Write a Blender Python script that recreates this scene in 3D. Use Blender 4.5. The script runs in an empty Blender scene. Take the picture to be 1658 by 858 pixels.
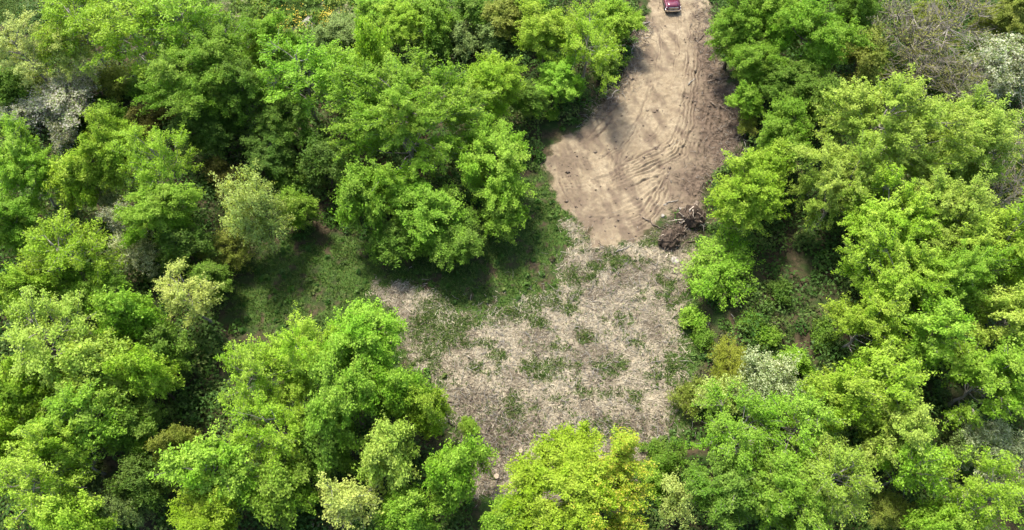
import bpy, math, random
import numpy as np
from mathutils import Vector, Matrix

random.seed(4)
scene = bpy.context.scene
COL = scene.collection
R = math.radians

# ------------------------------------------------------------------ camera
CAM_H, CAM_DEP, FPX = 68.0, R(60.0), 1184.0     # drone height, downward tilt, focal length in photo pixels
PW, PH = 1658.0, 858.0
cam_d = bpy.data.cameras.new('camera')
cam = bpy.data.objects.new('camera', cam_d)
COL.objects.link(cam)
cam.location = (0, 0, CAM_H)
cam.rotation_euler = (R(90) - CAM_DEP, 0, 0)
cam_d.sensor_width = 36.0
cam_d.lens = 36.0 * FPX / PW
cam_d.clip_start = 0.5
cam_d.clip_end = 2000
scene.camera = cam

# ------------------------------------------------------------------ sky and sun
SUN_EL = R(61)
SUN_AZ = math.atan2(-0.48, 0.88)                 # direction to the sun on the ground plane, from +Y
world = bpy.data.worlds.new('World')
scene.world = world
world.use_nodes = True
wn = world.node_tree
sky = wn.nodes.new('ShaderNodeTexSky')
sky.sky_type = 'NISHITA'
sky.sun_disc = False
sky.sun_elevation = SUN_EL
sky.sun_rotation = SUN_AZ
sky.air_density = 1.0
sky.dust_density = 2.5
bg = wn.nodes['Background']
wn.links.new(sky.outputs[0], bg.inputs[0])
bg.inputs[1].default_value = 0.15
sun_d = bpy.data.lights.new('sun', 'SUN')
sun = bpy.data.objects.new('sun', sun_d)
COL.objects.link(sun)
to_sun = Vector((math.sin(SUN_AZ) * math.cos(SUN_EL), math.cos(SUN_AZ) * math.cos(SUN_EL), math.sin(SUN_EL)))
sun.rotation_euler = (-to_sun).to_track_quat('-Z', 'Y').to_euler()
sun.location = to_sun * 150
sun_d.energy = 3.5
sun_d.angle = R(8.0)
sun_d.color = (1.0, 0.955, 0.86)
vs = scene.view_settings
vs.view_transform = 'Standard'
vs.look = 'None'
vs.exposure = 1.28
vs.gamma = 1.0
vs.use_curve_mapping = False
scene.cycles.max_bounces = 4
scene.cycles.diffuse_bounces = 2
scene.cycles.transmission_bounces = 3
scene.cycles.use_adaptive_sampling = True
scene.cycles.adaptive_threshold = 0.025

# ------------------------------------------------------------------ survey helper: a sighting from the drone to a point at height z
_cd, _sd = math.cos(CAM_DEP), math.sin(CAM_DEP)
def at(px, py, z=0.0):
    dx = (px - PW / 2) / FPX
    v = (PH / 2 - py) / FPX
    dy = _cd + v * _sd
    dz = -_sd + v * _cd
    t = (z - CAM_H) / dz
    return np.array((dx * t, dy * t, z)), t
def atl(pts, z=0.0):
    return np.array([at(p[0], p[1], z)[0][:2] for p in pts])

# ------------------------------------------------------------------ numpy noise
def _hash(ix, iy, s):
    h = (ix.astype(np.int64) * 374761393 + iy.astype(np.int64) * 668265263 + s * 1442695041) & 0x7fffffff
    h = ((h ^ (h >> 13)) * 1274126177) & 0x7fffffff
    return ((h ^ (h >> 16)) & 0xffff) / 65535.0
def vnoise(x, y, s=0):
    ix, iy = np.floor(x), np.floor(y)
    fx, fy = x - ix, y - iy
    fx = fx * fx * (3 - 2 * fx); fy = fy * fy * (3 - 2 * fy)
    a, b = _hash(ix, iy, s), _hash(ix + 1, iy, s)
    c, d = _hash(ix, iy + 1, s), _hash(ix + 1, iy + 1, s)
    return (a * (1 - fx) + b * fx) * (1 - fy) + (c * (1 - fx) + d * fx) * fy
def fbm(x, y, s=0, o=4):
    r, a, t = 0, 0.5, 0
    for k in range(o):
        r = r + a * vnoise(x, y, s + k * 17); t += a
        x, y, a = x * 2.03 + 7.1, y * 2.03 + 3.7, a * 0.5
    return r / t
def seg_dist(x, y, a, b):
    dx, dy = b[0] - a[0], b[1] - a[1]
    L2 = dx * dx + dy * dy + 1e-9
    t = np.clip(((x - a[0]) * dx + (y - a[1]) * dy) / L2, 0, 1)
    ex, ey = x - a[0] - t * dx, y - a[1] - t * dy
    d = np.sqrt(ex * ex + ey * ey)
    side = np.sign(dx * (y - a[1]) - dy * (x - a[0]))
    return d, side, t
def poly_sd(x, y, poly):                         # signed distance, positive inside
    d = np.full(x.shape, 1e9); inside = np.zeros(x.shape, bool)
    n = len(poly)
    for i in range(n):
        a, b = poly[i], poly[(i + 1) % n]
        d = np.minimum(d, seg_dist(x, y, a, b)[0])
        if a[1] != b[1]:
            c = ((a[1] > y) != (b[1] > y)) & (x < (b[0] - a[0]) * (y - a[1]) / (b[1] - a[1]) + a[0])
            inside ^= c
    return np.where(inside, d, -d)
def line_sd(x, y, pts):
    d = np.full(x.shape, 1e9); s = np.zeros(x.shape); l = np.zeros(x.shape); acc = 0
    for a, b in zip(pts[:-1], pts[1:]):
        dd, ss, tt = seg_dist(x, y, a, b)
        L = math.hypot(b[0] - a[0], b[1] - a[1])
        m = dd < d
        d = np.where(m, dd, d); s = np.where(m, ss, s); l = np.where(m, acc + tt * L, l)
        acc += L
    return d, s, l, acc
def sstep(a, b, x):
    t = np.clip((x - a) / (b - a), 0, 1)
    return t * t * (3 - 2 * t)

# ------------------------------------------------------------------ mesh helpers
def tag(o, label=None, cat=None, group=None, kind=None):
    if label: o['label'] = label
    if cat: o['category'] = cat
    if group: o['group'] = group
    if kind: o['kind'] = kind
    return o
def mesh_np(name, V, F, mat=None, smooth=False, k=4):
    V = np.asarray(V, np.float32); F = np.asarray(F, np.int32)
    me = bpy.data.meshes.new(name)
    me.vertices.add(len(V)); me.vertices.foreach_set('co', V.ravel())
    me.loops.add(F.size); me.loops.foreach_set('vertex_index', F.ravel())
    me.polygons.add(len(F))
    me.polygons.foreach_set('loop_start', np.arange(len(F), dtype=np.int32) * k)
    me.polygons.foreach_set('loop_total', np.full(len(F), k, np.int32))
    if smooth: me.polygons.foreach_set('use_smooth', np.ones(len(F), bool))
    me.update(calc_edges=True)
    if mat: me.materials.append(mat)
    return me
def link(name, me, parent=None, loc=None):
    o = bpy.data.objects.new(name, me)
    COL.objects.link(o)
    if parent: o.parent = parent
    if loc is not None: o.location = loc
    return o
def empty(name, loc, rz=0):
    o = bpy.data.objects.new(name, None)
    COL.objects.link(o); o.location = loc; o.rotation_euler = (0, 0, rz)
    o.empty_display_size = 0.3
    return o

class MB:
    def __init__(s): s.v = []; s.f = []
    def add(s, V, F):
        n = len(s.v); s.v += [tuple(p) for p in V]; s.f += [tuple(i + n for i in f) for f in F]
    def tube(s, pts, rad, sides=6, cap=True):
        pts = [Vector(p) for p in pts]; n = len(pts); V = []; F = []
        for i, p in enumerate(pts):
            t = (pts[min(i + 1, n - 1)] - pts[max(i - 1, 0)]).normalized()
            a = t.orthogonal().normalized() if i == 0 else (a - t * a.dot(t)).normalized()
            b = t.cross(a)
            for k in range(sides):
                w = 2 * math.pi * k / sides
                V.append(p + (a * math.cos(w) + b * math.sin(w)) * rad[i])
        for i in range(n - 1):
            for k in range(sides):
                k2 = (k + 1) % sides
                F.append((i * sides + k, i * sides + k2, (i + 1) * sides + k2, (i + 1) * sides + k))
        if cap:
            F.append(tuple(range(sides - 1, -1, -1))); F.append(tuple((n - 1) * sides + k for k in range(sides)))
        s.add(V, F)
    def box(s, lo, hi):
        x0, y0, z0 = lo; x1, y1, z1 = hi
        s.add([(x0, y0, z0), (x1, y0, z0), (x1, y1, z0), (x0, y1, z0), (x0, y0, z1), (x1, y0, z1), (x1, y1, z1), (x0, y1, z1)],
              [(3, 2, 1, 0), (4, 5, 6, 7), (0, 1, 5, 4), (1, 2, 6, 5), (2, 3, 7, 6), (3, 0, 4, 7)])
    def loft(s, secs, cap=True, closed=True):
        n = len(secs[0]); V = [p for q in secs for p in q]; F = []
        for i in range(len(secs) - 1):
            for k in range(n if closed else n - 1):
                k2 = (k + 1) % n
                F.append((i * n + k, i * n + k2, (i + 1) * n + k2, (i + 1) * n + k))
        if cap:
            F.append(tuple(range(n - 1, -1, -1))); F.append(tuple((len(secs) - 1) * n + k for k in range(n)))
        s.add(V, F)
    def mesh(s, name, mat, smooth=False):
        me = bpy.data.meshes.new(name); me.from_pydata(s.v, [], s.f); me.update()
        if smooth: me.polygons.foreach_set('use_smooth', [True] * len(me.polygons))
        me.materials.append(mat)
        return me
    def build(s, name, mat, parent=None, smooth=False, loc=None):
        return link(name, s.mesh(name, mat, smooth), parent, loc)

# ------------------------------------------------------------------ materials
def new_mat(name):
    m = bpy.data.materials.new(name); m.use_nodes = True
    nt = m.node_tree; b = nt.nodes['Principled BSDF']
    return m, nt, b
def nd(nt, t, **kw):
    n = nt.nodes.new(t)
    for k, v in kw.items(): setattr(n, k, v)
    return n
def val(nt, x):
    return x
def mixc(nt, fac, a, b, mode='MIX'):
    n = nd(nt, 'ShaderNodeMix', data_type='RGBA', blend_type=mode)
    for sock, v in ((n.inputs[0], fac), (n.inputs[6], a), (n.inputs[7], b)):
        if isinstance(v, bpy.types.NodeSocket): nt.links.new(v, sock)
        elif isinstance(v, (int, float)): sock.default_value = v
        else: sock.default_value = (*v, 1)
    return n.outputs[2]
def math_n(nt, op, a, b=None, c=None, clamp=False):
    n = nd(nt, 'ShaderNodeMath', operation=op, use_clamp=clamp)
    for i, v in enumerate((a, b, c)):
        if v is None: continue
        if isinstance(v, bpy.types.NodeSocket): nt.links.new(v, n.inputs[i])
        else: n.inputs[i].default_value = v
    return n.outputs[0]
def maprange(nt, x, a, b, c=0.0, d=1.0):
    n = nd(nt, 'ShaderNodeMapRange', clamp=True)
    nt.links.new(x, n.inputs[0])
    for i, v in enumerate((a, b, c, d)): n.inputs[i + 1].default_value = v
    return n.outputs[0]
def noise_n(nt, vec, scale, detail=4, rough=0.55):
    n = nd(nt, 'ShaderNodeTexNoise'); n.inputs['Scale'].default_value = scale
    n.inputs['Detail'].default_value = detail; n.inputs['Roughness'].default_value = rough
    nt.links.new(vec, n.inputs['Vector'])
    return n.outputs['Fac']

def leaf_material(name, trans=0.38, attr_color=False, gloss=0.55, bloom=False):
    m, nt, b = new_mat(name)
    L = nt.links.new
    if attr_color:
        base = nd(nt, 'ShaderNodeAttribute', attribute_name='tint').outputs['Color']
    else:
        base = nd(nt, 'ShaderNodeObjectInfo').outputs['Color']
    tone = nd(nt, 'ShaderNodeAttribute', attribute_name='tone').outputs['Fac']
    if bloom:                                    # young leaves between the flowers
        base = mixc(nt, maprange(nt, math_n(nt, 'FRACT', math_n(nt, 'MULTIPLY', nd(nt, 'ShaderNodeNewGeometry').outputs['Random Per Island'], 7.3)), 0.30, 0.42), (0.22, 0.30, 0.09), base)
    rnd = nd(nt, 'ShaderNodeNewGeometry').outputs['Random Per Island']
    hsv = nd(nt, 'ShaderNodeHueSaturation')
    L(base, hsv.inputs['Color'])
    L(maprange(nt, tone, 0, 1, 0.480, 0.520), hsv.inputs['Hue'])
    L(maprange(nt, tone, 0, 1, 0.91, 1.03), hsv.inputs['Saturation'])
    v1 = maprange(nt, tone, 0, 1, 1.25, 0.80)
    v2 = maprange(nt, rnd, 0, 1, 0.72, 1.28)
    L(math_n(nt, 'MULTIPLY', v1, v2), hsv.inputs['Value'])
    col = hsv.outputs[0]
    L(col, b.inputs['Base Color'])
    b.inputs['Roughness'].default_value = gloss
    b.inputs['Specular IOR Level'].default_value = 0.12
    tr = nd(nt, 'ShaderNodeBsdfTranslucent')
    L(mixc(nt, 1.0, col, (1.22, 1.15, 0.50), 'MULTIPLY'), tr.inputs['Color'])
    mx = nd(nt, 'ShaderNodeMixShader'); mx.inputs[0].default_value = trans
    L(b.outputs[0], mx.inputs[1]); L(tr.outputs[0], mx.inputs[2])
    L(mx.outputs[0], nt.nodes['Material Output'].inputs['Surface'])
    return m
M_LEAF = leaf_material('leaf')
M_BLOOM = leaf_material('blossom_and_leaf', 0.38, bloom=True)
M_UNDER = leaf_material('undergrowth_leaf', 0.3, True)
M_GRASS = leaf_material('grass_blade', 0.25, True)
M_BLOSSOM = leaf_material('blossom_petal', 0.45)

def bark_material(name, c1, c2, scale=6):
    m, nt, b = new_mat(name)
    tc = nd(nt, 'ShaderNodeTexCoord')
    mp = nd(nt, 'ShaderNodeMapping'); mp.inputs['Scale'].default_value = (1, 1, 0.25)
    nt.links.new(tc.outputs['Object'], mp.inputs[0])
    f = maprange(nt, noise_n(nt, mp.outputs[0], scale, 5), 0.35, 0.65)
    nt.links.new(mixc(nt, f, c1, c2), b.inputs['Base Color'])
    b.inputs['Roughness'].default_value = 0.9
    b.inputs['Specular IOR Level'].default_value = 0.1
    bp = nd(nt, 'ShaderNodeBump'); bp.inputs['Strength'].default_value = 0.6; bp.inputs['Distance'].default_value = 0.03
    nt.links.new(f, bp.inputs['Height']); nt.links.new(bp.outputs[0], b.inputs['Normal'])
    return m
M_BARK = bark_material('bark_brown', (0.06, 0.045, 0.033), (0.15, 0.12, 0.09))
M_PALEBARK = bark_material('bark_grey', (0.17, 0.15, 0.125), (0.34, 0.31, 0.26))
M_BARE = bark_material('bark_bare_twig', (0.16, 0.14, 0.11), (0.33, 0.295, 0.24), 2.0)
M_ROOT = bark_material('root_bark', (0.075, 0.055, 0.040), (0.22, 0.172, 0.128))
M_PALEROOT = bark_material('peeled_root', (0.38, 0.31, 0.23), (0.58, 0.50, 0.40))
M_SOIL = bark_material('clinging_soil', (0.035, 0.026, 0.019), (0.10, 0.072, 0.051), 3)
M_CUT = bark_material('cut_wood', (0.27, 0.215, 0.15), (0.38, 0.31, 0.225), 10)
M_STONE = bark_material('pale_stone', (0.22, 0.195, 0.16), (0.34, 0.31, 0.265), 4)

# ------------------------------------------------------------------ ground: outlines of bare earth, mulch and grass (surveyed from the drone)
DIRT = atl([(1046, -90), (1050, 0), (1045, 45), (1018, 105), (1000, 140), (975, 175), (935, 205), (905, 225), (882, 258), (892, 305), (922, 350), (950, 372),
            (960, 400), (1000, 402), (1045, 378), (1080, 345), (1135, 335), (1150, 290), (1185, 262), (1203, 215), (1190, 150), (1165, 100), (1150, 50), (1146, 0), (1146, -90)])
MULCH = atl([(925, 362), (960, 396), (1005, 398), (1060, 372), (1120, 375), (1118, 430), (1108, 480), (1098, 560), (1100, 640), (1075, 720), (1000, 800), (830, 850), (770, 800),
             (760, 720), (712, 668), (705, 610), (665, 560), (632, 520), (615, 470), (650, 455), (720, 500), (790, 515), (850, 480), (905, 455), (935, 405)])
GRASSY = atl([(380, 520), (370, 440), (430, 390), (560, 380), (700, 400), (800, 330), (880, 270), (960, 400), (1130, 380), (1140, 560), (1110, 700), (960, 830), (780, 840), (690, 640), (600, 520), (470, 540)])
MEADOW = atl([(330, -120), (360, 30), (420, 60), (520, 70), (600, 50), (700, 10), (760, -120)])
FIELD = atl([(-260, -140), (-200, 40), (0, 34), (50, 18), (85, -60), (90, -140)])

def grid_axis(lo, f0, f1, hi, fine):
    mid = np.arange(f0, f1 + fine * 0.5, fine)
    def out(start, end):
        r, s, p = [], fine, start
        sg = 1 if end > start else -1
        while abs(p - end) > 1e-6:
            s = min(s * 1.35, 30)
            p = p + sg * s
            if (p - end) * sg > 0: p = end
            r.append(p)
        return r
    return np.array(out(f0, lo)[::-1] + list(mid) + out(f1, hi))
gx = grid_axis(-420, -27, 37, 420, 0.17)
gy = grid_axis(-260, 15, 94, 600, 0.17)
gx = np.concatenate([gx[gx < 2.95], np.arange(3, 28, 0.11), gx[gx > 28.05]])      # closer mesh on the rutted earth
gy = np.concatenate([gy[gy < 40.95], np.arange(41, 67, 0.11), gy[gy > 67.05]])
GX, GY = np.meshgrid(gx, gy)
X, Y = GX.ravel(), GY.ravel()
wob = (fbm(X * 0.9, Y * 0.9, 5, 4) - 0.5) * 2.4 + (fbm(X * 3.5, Y * 3.5, 9, 3) - 0.5) * 0.9
near = (X > -45) & (X < 50) & (Y > -5) & (Y < 130)
def region(poly):
    d = np.full(X.shape, -50.0)
    d[near] = poly_sd(X[near], Y[near], poly)
    return d
d_dirt = region(DIRT) + wob * 0.9
d_mul = region(MULCH) + wob * 1.5 + (fbm(X * 0.35, Y * 0.35, 6, 3) - .5) * 3.0
d_gr = region(GRASSY) + wob
d_mead = poly_sd(X, Y, MEADOW) + wob
d_field = poly_sd(X, Y, FIELD) + wob * 0.3

def blob(px, py, rpx, rpy=None):
    c, t = at(px, py, 0)
    sx = rpx * t / FPX; sy = (rpy or rpx) * t / FPX * 1.18
    return np.exp(-(((X - c[0]) / sx) ** 2 + ((Y - c[1]) / sy) ** 2))
def gblob(l):
    r = np.zeros(X.shape)
    for b in l: r = np.maximum(r, blob(*b[:3], *(b[3:4])) * (b[4] if len(b) > 4 else 1))
    return r
green = gblob([(950, 546, 16, 12), (985, 592, 32, 16), (880, 605, 48, 22, .8), (1010, 640, 50, 14, .55), (830, 470, 90, 26), (900, 450, 55, 26), (700, 545, 40, 45, .9),
               (1118, 540, 20, 75), (1098, 620, 24, 50, .8), (1000, 420, 50, 14, .75), (1050, 390, 26, 12, .8), (830, 660, 38, 30, .75), (920, 500, 22, 12, .7),
               (770, 600, 26, 14, .55), (935, 470, 16, 10, .8), (1060, 480, 20, 14, .5), (640, 560, 26, 20, .7), (1000, 515, 26, 10, .55), (1040, 560, 20, 20, .45), (930, 640, 30, 12, .5),
               (985, 700, 60, 20, .6), (780, 555, 30, 9, .6), (1060, 600, 16, 30, .5), (710, 520, 55, 46, 1.3), (780, 490, 75, 34, 1.3), (860, 470, 60, 34, 1.2), (690, 580, 26, 26, .9), (860, 520, 40, 14, .6), (960, 430, 40, 12, .7), (1085, 470, 16, 40, .7), (800, 580, 22, 12, .6), (900, 560, 26, 10, .6), (720, 610, 24, 14, .6)])
green = green - 0.5 * blob(655, 492, 22, 24)
gn = fbm(X * 0.9, Y * 0.9, 31, 5)
gn2 = fbm(X * 3.1, Y * 3.1, 37, 3)
mul = sstep(-1.5, 1.5, d_mul)
dirt = sstep(-0.55, 0.75, d_dirt)
green_m = sstep(0.30, 0.85, green * 0.95 + (gn - 0.5) * 1.3 + (gn2 - 0.5) * 0.9 + 0.15)
grass = np.maximum(green_m * mul, sstep(-1.0, 1.0, d_gr) * (1 - mul) * sstep(0.33, 0.55, gn * 0.6 + gn2 * 0.4)) * (1 - dirt)
grass = np.maximum(grass, np.maximum(sstep(-0.5, 1.5, d_mead) * sstep(0.34, 0.46, gn), sstep(-.5, .5, d_field)))
dark = gblob([(800, 715, 48, 40), (850, 705, 24, 14), (770, 640, 34, 18, .6), (730, 660, 22, 14, .7), (1030, 690, 60, 24, .7), (1165, 205, 42, 90, 1.5), (1148, 110, 22, 70, 1.2), (1130, 300, 42, 46, 1.3), (965, 358, 30, 22, .75), (1090, 375, 40, 26, .9),
              (1020, 90, 16, 40, .7), (985, 160, 20, 34, .8), (920, 320, 22, 30, .5), (940, 215, 26, 16, .7), (1000, 220, 40, 30, .3), (790, 770, 30, 40, .8), (700, 640, 30, 20, .5)])
dark = dark * (0.55 + 0.9 * fbm(X * 1.6, Y * 1.6, 41, 4))
_n = fbm(X * 0.42, Y * 0.42, 43, 4)
dark = np.maximum(dark, sstep(0.46, 0.66, _n) * 0.75 * mul * (1 - dirt))
_s = fbm((X * 0.8 + Y * 0.25) * 1.3, Y * 0.30, 47, 4)
_low = sstep(at(1000, 60)[0][1], at(1000, 240)[0][1], Y)
dark = np.maximum(dark, sstep(0.46, 0.70, _s * 0.7 + fbm(X * 1.1, Y * 1.1, 49, 4) * 0.3 + _low * 0.06) * 0.75 * dirt)
dark = np.clip(dark, 0, 1)

# relief: humps of the wood floor, graded road, ruts scraped by machine tracks, clods and berms
Z = (fbm(X * 0.10, Y * 0.10, 3, 3) - 0.5) * 1.0 * (1 - sstep(-6, 2, np.maximum(d_dirt, d_mul)))
Z += (fbm(X * 0.5, Y * 0.5, 13, 3) - 0.5) * 0.28 * (1 - 0.6 * dirt)
Z += (fbm(X * 2.2, Y * 2.2, 23, 3) - 0.5) * (0.20 * mul * (1 - dirt) + 0.10 * dirt + 0.10)
Z += (fbm(X * 4.1, Y * 4.1, 29, 2) - 0.5) * 0.10 * dirt * sstep(0.35, 0.6, fbm(X * 0.5, Y * 0.5, 33, 3))
Z += (fbm(X * 1.6 + Y * 0.5, Y * 0.55 - X * 0.2, 27, 4) - 0.5) * 0.16 * dirt
ruts = [  # centre line, band half width (m), ridge spacing (m), depth (m)
    ([(1126, 40), (1122, 100), (1117, 150), (1110, 195), (1097, 228), (1070, 250), (1035, 266), (1000, 280)], 1.4, 0.42, 0.10),
    ([(1112, 205), (1100, 248), (1062, 272), (1010, 292), (970, 318)], 1.3, 0.44, 0.075),
    ([(1085, 255), (1062, 292), (1030, 318), (990, 340)], 1.6, 0.60, 0.05),
    ([(1080, 285), (1062, 325), (1040, 352), (1010, 372)], 1.5, 0.42, 0.10),
    ([(930, 250), (942, 282), (962, 304), (1000, 322)], 1.0, 0.60, 0.07),
    ([(905, 270), (915, 310), (945, 345)], 1.2, 0.5, 0.06),
    ([(1068, -60), (1070, 40), (1064, 110), (1050, 170), (1030, 215), (990, 250), (950, 270)], 0.5, 0.34, 0.035),
    ([(1098, -60), (1098, 40), (1094, 110), (1086, 170), (1066, 215), (1030, 245)], 0.5, 0.34, 0.04),
    ([(1060, 120), (1040, 190), (1000, 250), (985, 310), (990, 370)], 0.9, 0.45, 0.05),
    ([(900, 300), (940, 300), (990, 285), (1040, 240)], 0.8, 0.5, 0.05),
    ([(930, 335), (965, 350), (1005, 345), (1045, 325)], 0.9, 0.45, 0.06),
    ([(1150, 120), (1158, 170), (1150, 220), (1130, 260)], 1.5, 0.7, 0.10),
    ([(1030, 110), (1010, 150), (975, 195), (930, 235)], 1.4, 0.75, 0.06),
]
rz = np.zeros(X.shape)
for pts, hw, sp, dep in ruts:
    P = atl(pts)
    sel = near & (d_dirt > -2)
    xs, ys = X[sel], Y[sel]
    xs2 = xs + (fbm(xs * 0.7, ys * 0.7, 71, 2) - .5) * 0.55; ys2 = ys + (fbm(xs * 0.7, ys * 0.7, 77, 2) - .5) * 0.55
    d, s, l, tot = line_sd(xs2, ys2, P)
    win = (1 - sstep(hw * 0.6, hw, d)) * sstep(0, 2.0, l) * sstep(0, 2.5, tot - l)
    wave = 0.65 * np.sin((d * s) * 2 * math.pi / sp + fbm(l * 0.4, d * 0.3, 5, 2) * 5) + 2.6 * (fbm((d * s) / sp * 1.5 + 60, l * 0.16, 15 + int(hw * 10), 3) - 0.5)
    amp = 0.55 + 1.1 * sstep(0.30, 0.65, fbm(xs * 0.25, ys * 0.25, 83, 3))
    rz[sel] += dep * win * wave * amp * (0.45 + 0.9 * vnoise(l * 0.35, (d * s) / sp + 40, 91))
Z += rz
dark = np.clip(dark + sstep(0.0, 0.08, -rz) * 0.8 * dirt, 0, 1)   # moist soil turned up in the ruts
edge = np.exp(-((d_dirt + 0.1) / 0.8) ** 2)
bermside = gblob([(1020, 95, 26, 60), (985, 165, 26, 40), (1140, 60, 20, 60), (1195, 200, 22, 80, 1.0), (1170, 270, 26, 40)])
Z += edge * bermside * (0.25 + 0.75 * fbm(X * 1.4, Y * 1.4, 101, 4)) * 1.1
rough_e = gblob([(1165, 200, 40, 90), (1140, 300, 40, 50), (985, 160, 26, 60), (1025, 90, 18, 50), (800, 720, 55, 50)])
Z += rough_e * (fbm(X * 2.6, Y * 2.6, 111, 3) - 0.5) * 0.45
tp, _ = at(1086, 0, 0)
flat = np.exp(-(((X - tp[0]) / 3) ** 2 + ((Y - tp[1] - 3) / 6) ** 2) ** 2)
Z *= (1 - flat)
Z = Z.astype(np.float32)

def ground_z(x, y):
    i = min(max(np.searchsorted(gx, x) - 1, 0), len(gx) - 2); j = min(max(np.searchsorted(gy, y) - 1, 0), len(gy) - 2)
    Zr = Z.reshape(GX.shape)
    return float(Zr[j:j + 2, i:i + 2].mean())

def ground_material(name):
    m, nt, b = new_mat(name)
    L = nt.links.new
    pos = nd(nt, 'ShaderNodeNewGeometry').outputs['Position']
    at_ = nd(nt, 'ShaderNodeAttribute', attribute_name='cover')
    sep = nd(nt, 'ShaderNodeSeparateColor'); L(at_.outputs['Color'], sep.inputs[0])
    dirt_, mul_, grs_ = sep.outputs
    dk_ = nd(nt, 'ShaderNodeAttribute', attribute_name='damp').outputs['Fac']
    mead_ = nd(nt, 'ShaderNodeAttribute', attribute_name='meadow').outputs['Fac']
    n_big = noise_n(nt, pos, 0.45, 6, 0.6); n_mid = noise_n(nt, pos, 2.2, 6, 0.65); n_fine = noise_n(nt, pos, 9, 5, 0.7)
    # wood floor
    floor = mixc(nt, maprange(nt, n_mid, 0.35, 0.65), (0.028, 0.026, 0.013), (0.085, 0.062, 0.036))
    floor = mixc(nt, maprange(nt, n_big, 0.42, 0.6), floor, (0.030, 0.052, 0.013))
    floor = mixc(nt, mead_, floor, mixc(nt, maprange(nt, n_mid, .4, .6), (0.20, 0.18, 0.11), (0.10, 0.14, 0.03)))
    # bare earth: pale dry sand to damp brown
    dry = mixc(nt, maprange(nt, n_big, 0.35, 0.65), (0.225, 0.176, 0.110), (0.325, 0.265, 0.172))
    dry = mixc(nt, maprange(nt, n_mid, 0.42, 0.70, 0, 0.75), dry, (0.150, 0.110, 0.074))
    damp = mixc(nt, maprange(nt, n_mid, 0.35, 0.65), (0.062, 0.044, 0.031), (0.145, 0.106, 0.076))
    earth = mixc(nt, dk_, dry, damp)
    earth = mixc(nt, maprange(nt, n_fine, 0.45, 0.70, 0, 0.5), earth, (0.13, 0.097, 0.068))
    # shredded wood and straw
    mp = nd(nt, 'ShaderNodeMapping'); mp.inputs['Scale'].default_value = (1, 2.6, 1); mp.inputs['Rotation'].default_value = (0, 0, 0.7)
    L(pos, mp.inputs[0])
    n_fib = noise_n(nt, mp.outputs[0], 5, 6, 0.75)
    straw = mixc(nt, maprange(nt, n_fib, 0.36, 0.62), (0.185, 0.150, 0.098), (0.40, 0.342, 0.235))
    straw = mixc(nt, maprange(nt, n_mid, 0.5, 0.72, 0, 0.6), straw, (0.165, 0.132, 0.095))
    dkm = mixc(nt, maprange(nt, n_fib, 0.38, 0.62), (0.062, 0.047, 0.033), (0.19, 0.155, 0.115))
    straw = mixc(nt, math_n(nt, 'MULTIPLY', dk_, 0.85), straw, dkm)
    # turf
    turf = mixc(nt, maprange(nt, n_mid, 0.35, 0.65), (0.032, 0.070, 0.013), (0.075, 0.130, 0.024))
    turf = mixc(nt, maprange(nt, n_fine, 0.55, 0.7, 0, 0.5), turf, (0.20, 0.16, 0.09))
    fin = maprange(nt, n_fine, 0.3, 0.7, -0.35, 0.35)
    def soft(s): return maprange(nt, math_n(nt, 'ADD', s, fin), 0.2, 0.8)
    c = mixc(nt, soft(mul_), floor, straw)
    c = mixc(nt, math_n(nt, 'MULTIPLY', soft(grs_), maprange(nt, mul_, 0.3, 1.0, 1.0, 0.75)), c, turf)
    c = mixc(nt, soft(dirt_), c, earth)
    L(c, b.inputs['Base Color'])
    b.inputs['Roughness'].default_value = 0.95
    b.inputs['Specular IOR Level'].default_value = 0.1
    h = math_n(nt, 'ADD', math_n(nt, 'MULTIPLY', n_fine, 0.5), n_fib)
    bp = nd(nt, 'ShaderNodeBump'); bp.inputs['Strength'].default_value = 0.8; bp.inputs['Distance'].default_value = 0.07
    L(h, bp.inputs['Height']); L(bp.outputs[0], b.inputs['Normal'])
    return m
M_GROUND = ground_material('ground_cover')

nx, ny = len(gx), len(gy)
idx = np.arange(nx * ny).reshape(ny, nx)
Q = np.stack([idx[:-1, :-1].ravel(), idx[:-1, 1:].ravel(), idx[1:, 1:].ravel(), idx[1:, :-1].ravel()], 1)
fd, fm = d_dirt[Q].mean(1), d_mul[Q].mean(1)
cls = np.where(fd > 0, 1, np.where(fm > 0, 2, 0))
VV = np.stack([X, Y, Z], 1)
cover = np.stack([dirt, mul, grass, np.ones_like(dirt)], 1).astype(np.float32)
dampf = dark.astype(np.float32)
meadf = np.maximum(sstep(-1, 1, d_mead), sstep(-1, 1, d_field)).astype(np.float32)
for cid, nm, lab in ((0, 'ground', 'leaf littered wood floor and turf under the trees'), (1, 'dirt_road', 'scraped bare earth track with curving ruts'), (2, 'mulched_clearing', 'clearing strewn with pale shredded wood and grass')):
    q = Q[cls == cid]
    used = np.unique(q)
    remap = np.full(len(VV), -1, np.int32); remap[used] = np.arange(len(used))
    me = mesh_np(nm, VV[used], remap[q], M_GROUND, True)
    me.attributes.new('cover', 'FLOAT_COLOR', 'POINT').data.foreach_set('color', cover[used].ravel())
    me.attributes.new('damp', 'FLOAT', 'POINT').data.foreach_set('value', dampf[used])
    me.attributes.new('meadow', 'FLOAT', 'POINT').data.foreach_set('value', meadf[used])
    tag(link(nm, me), lab, kind='structure')

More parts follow.
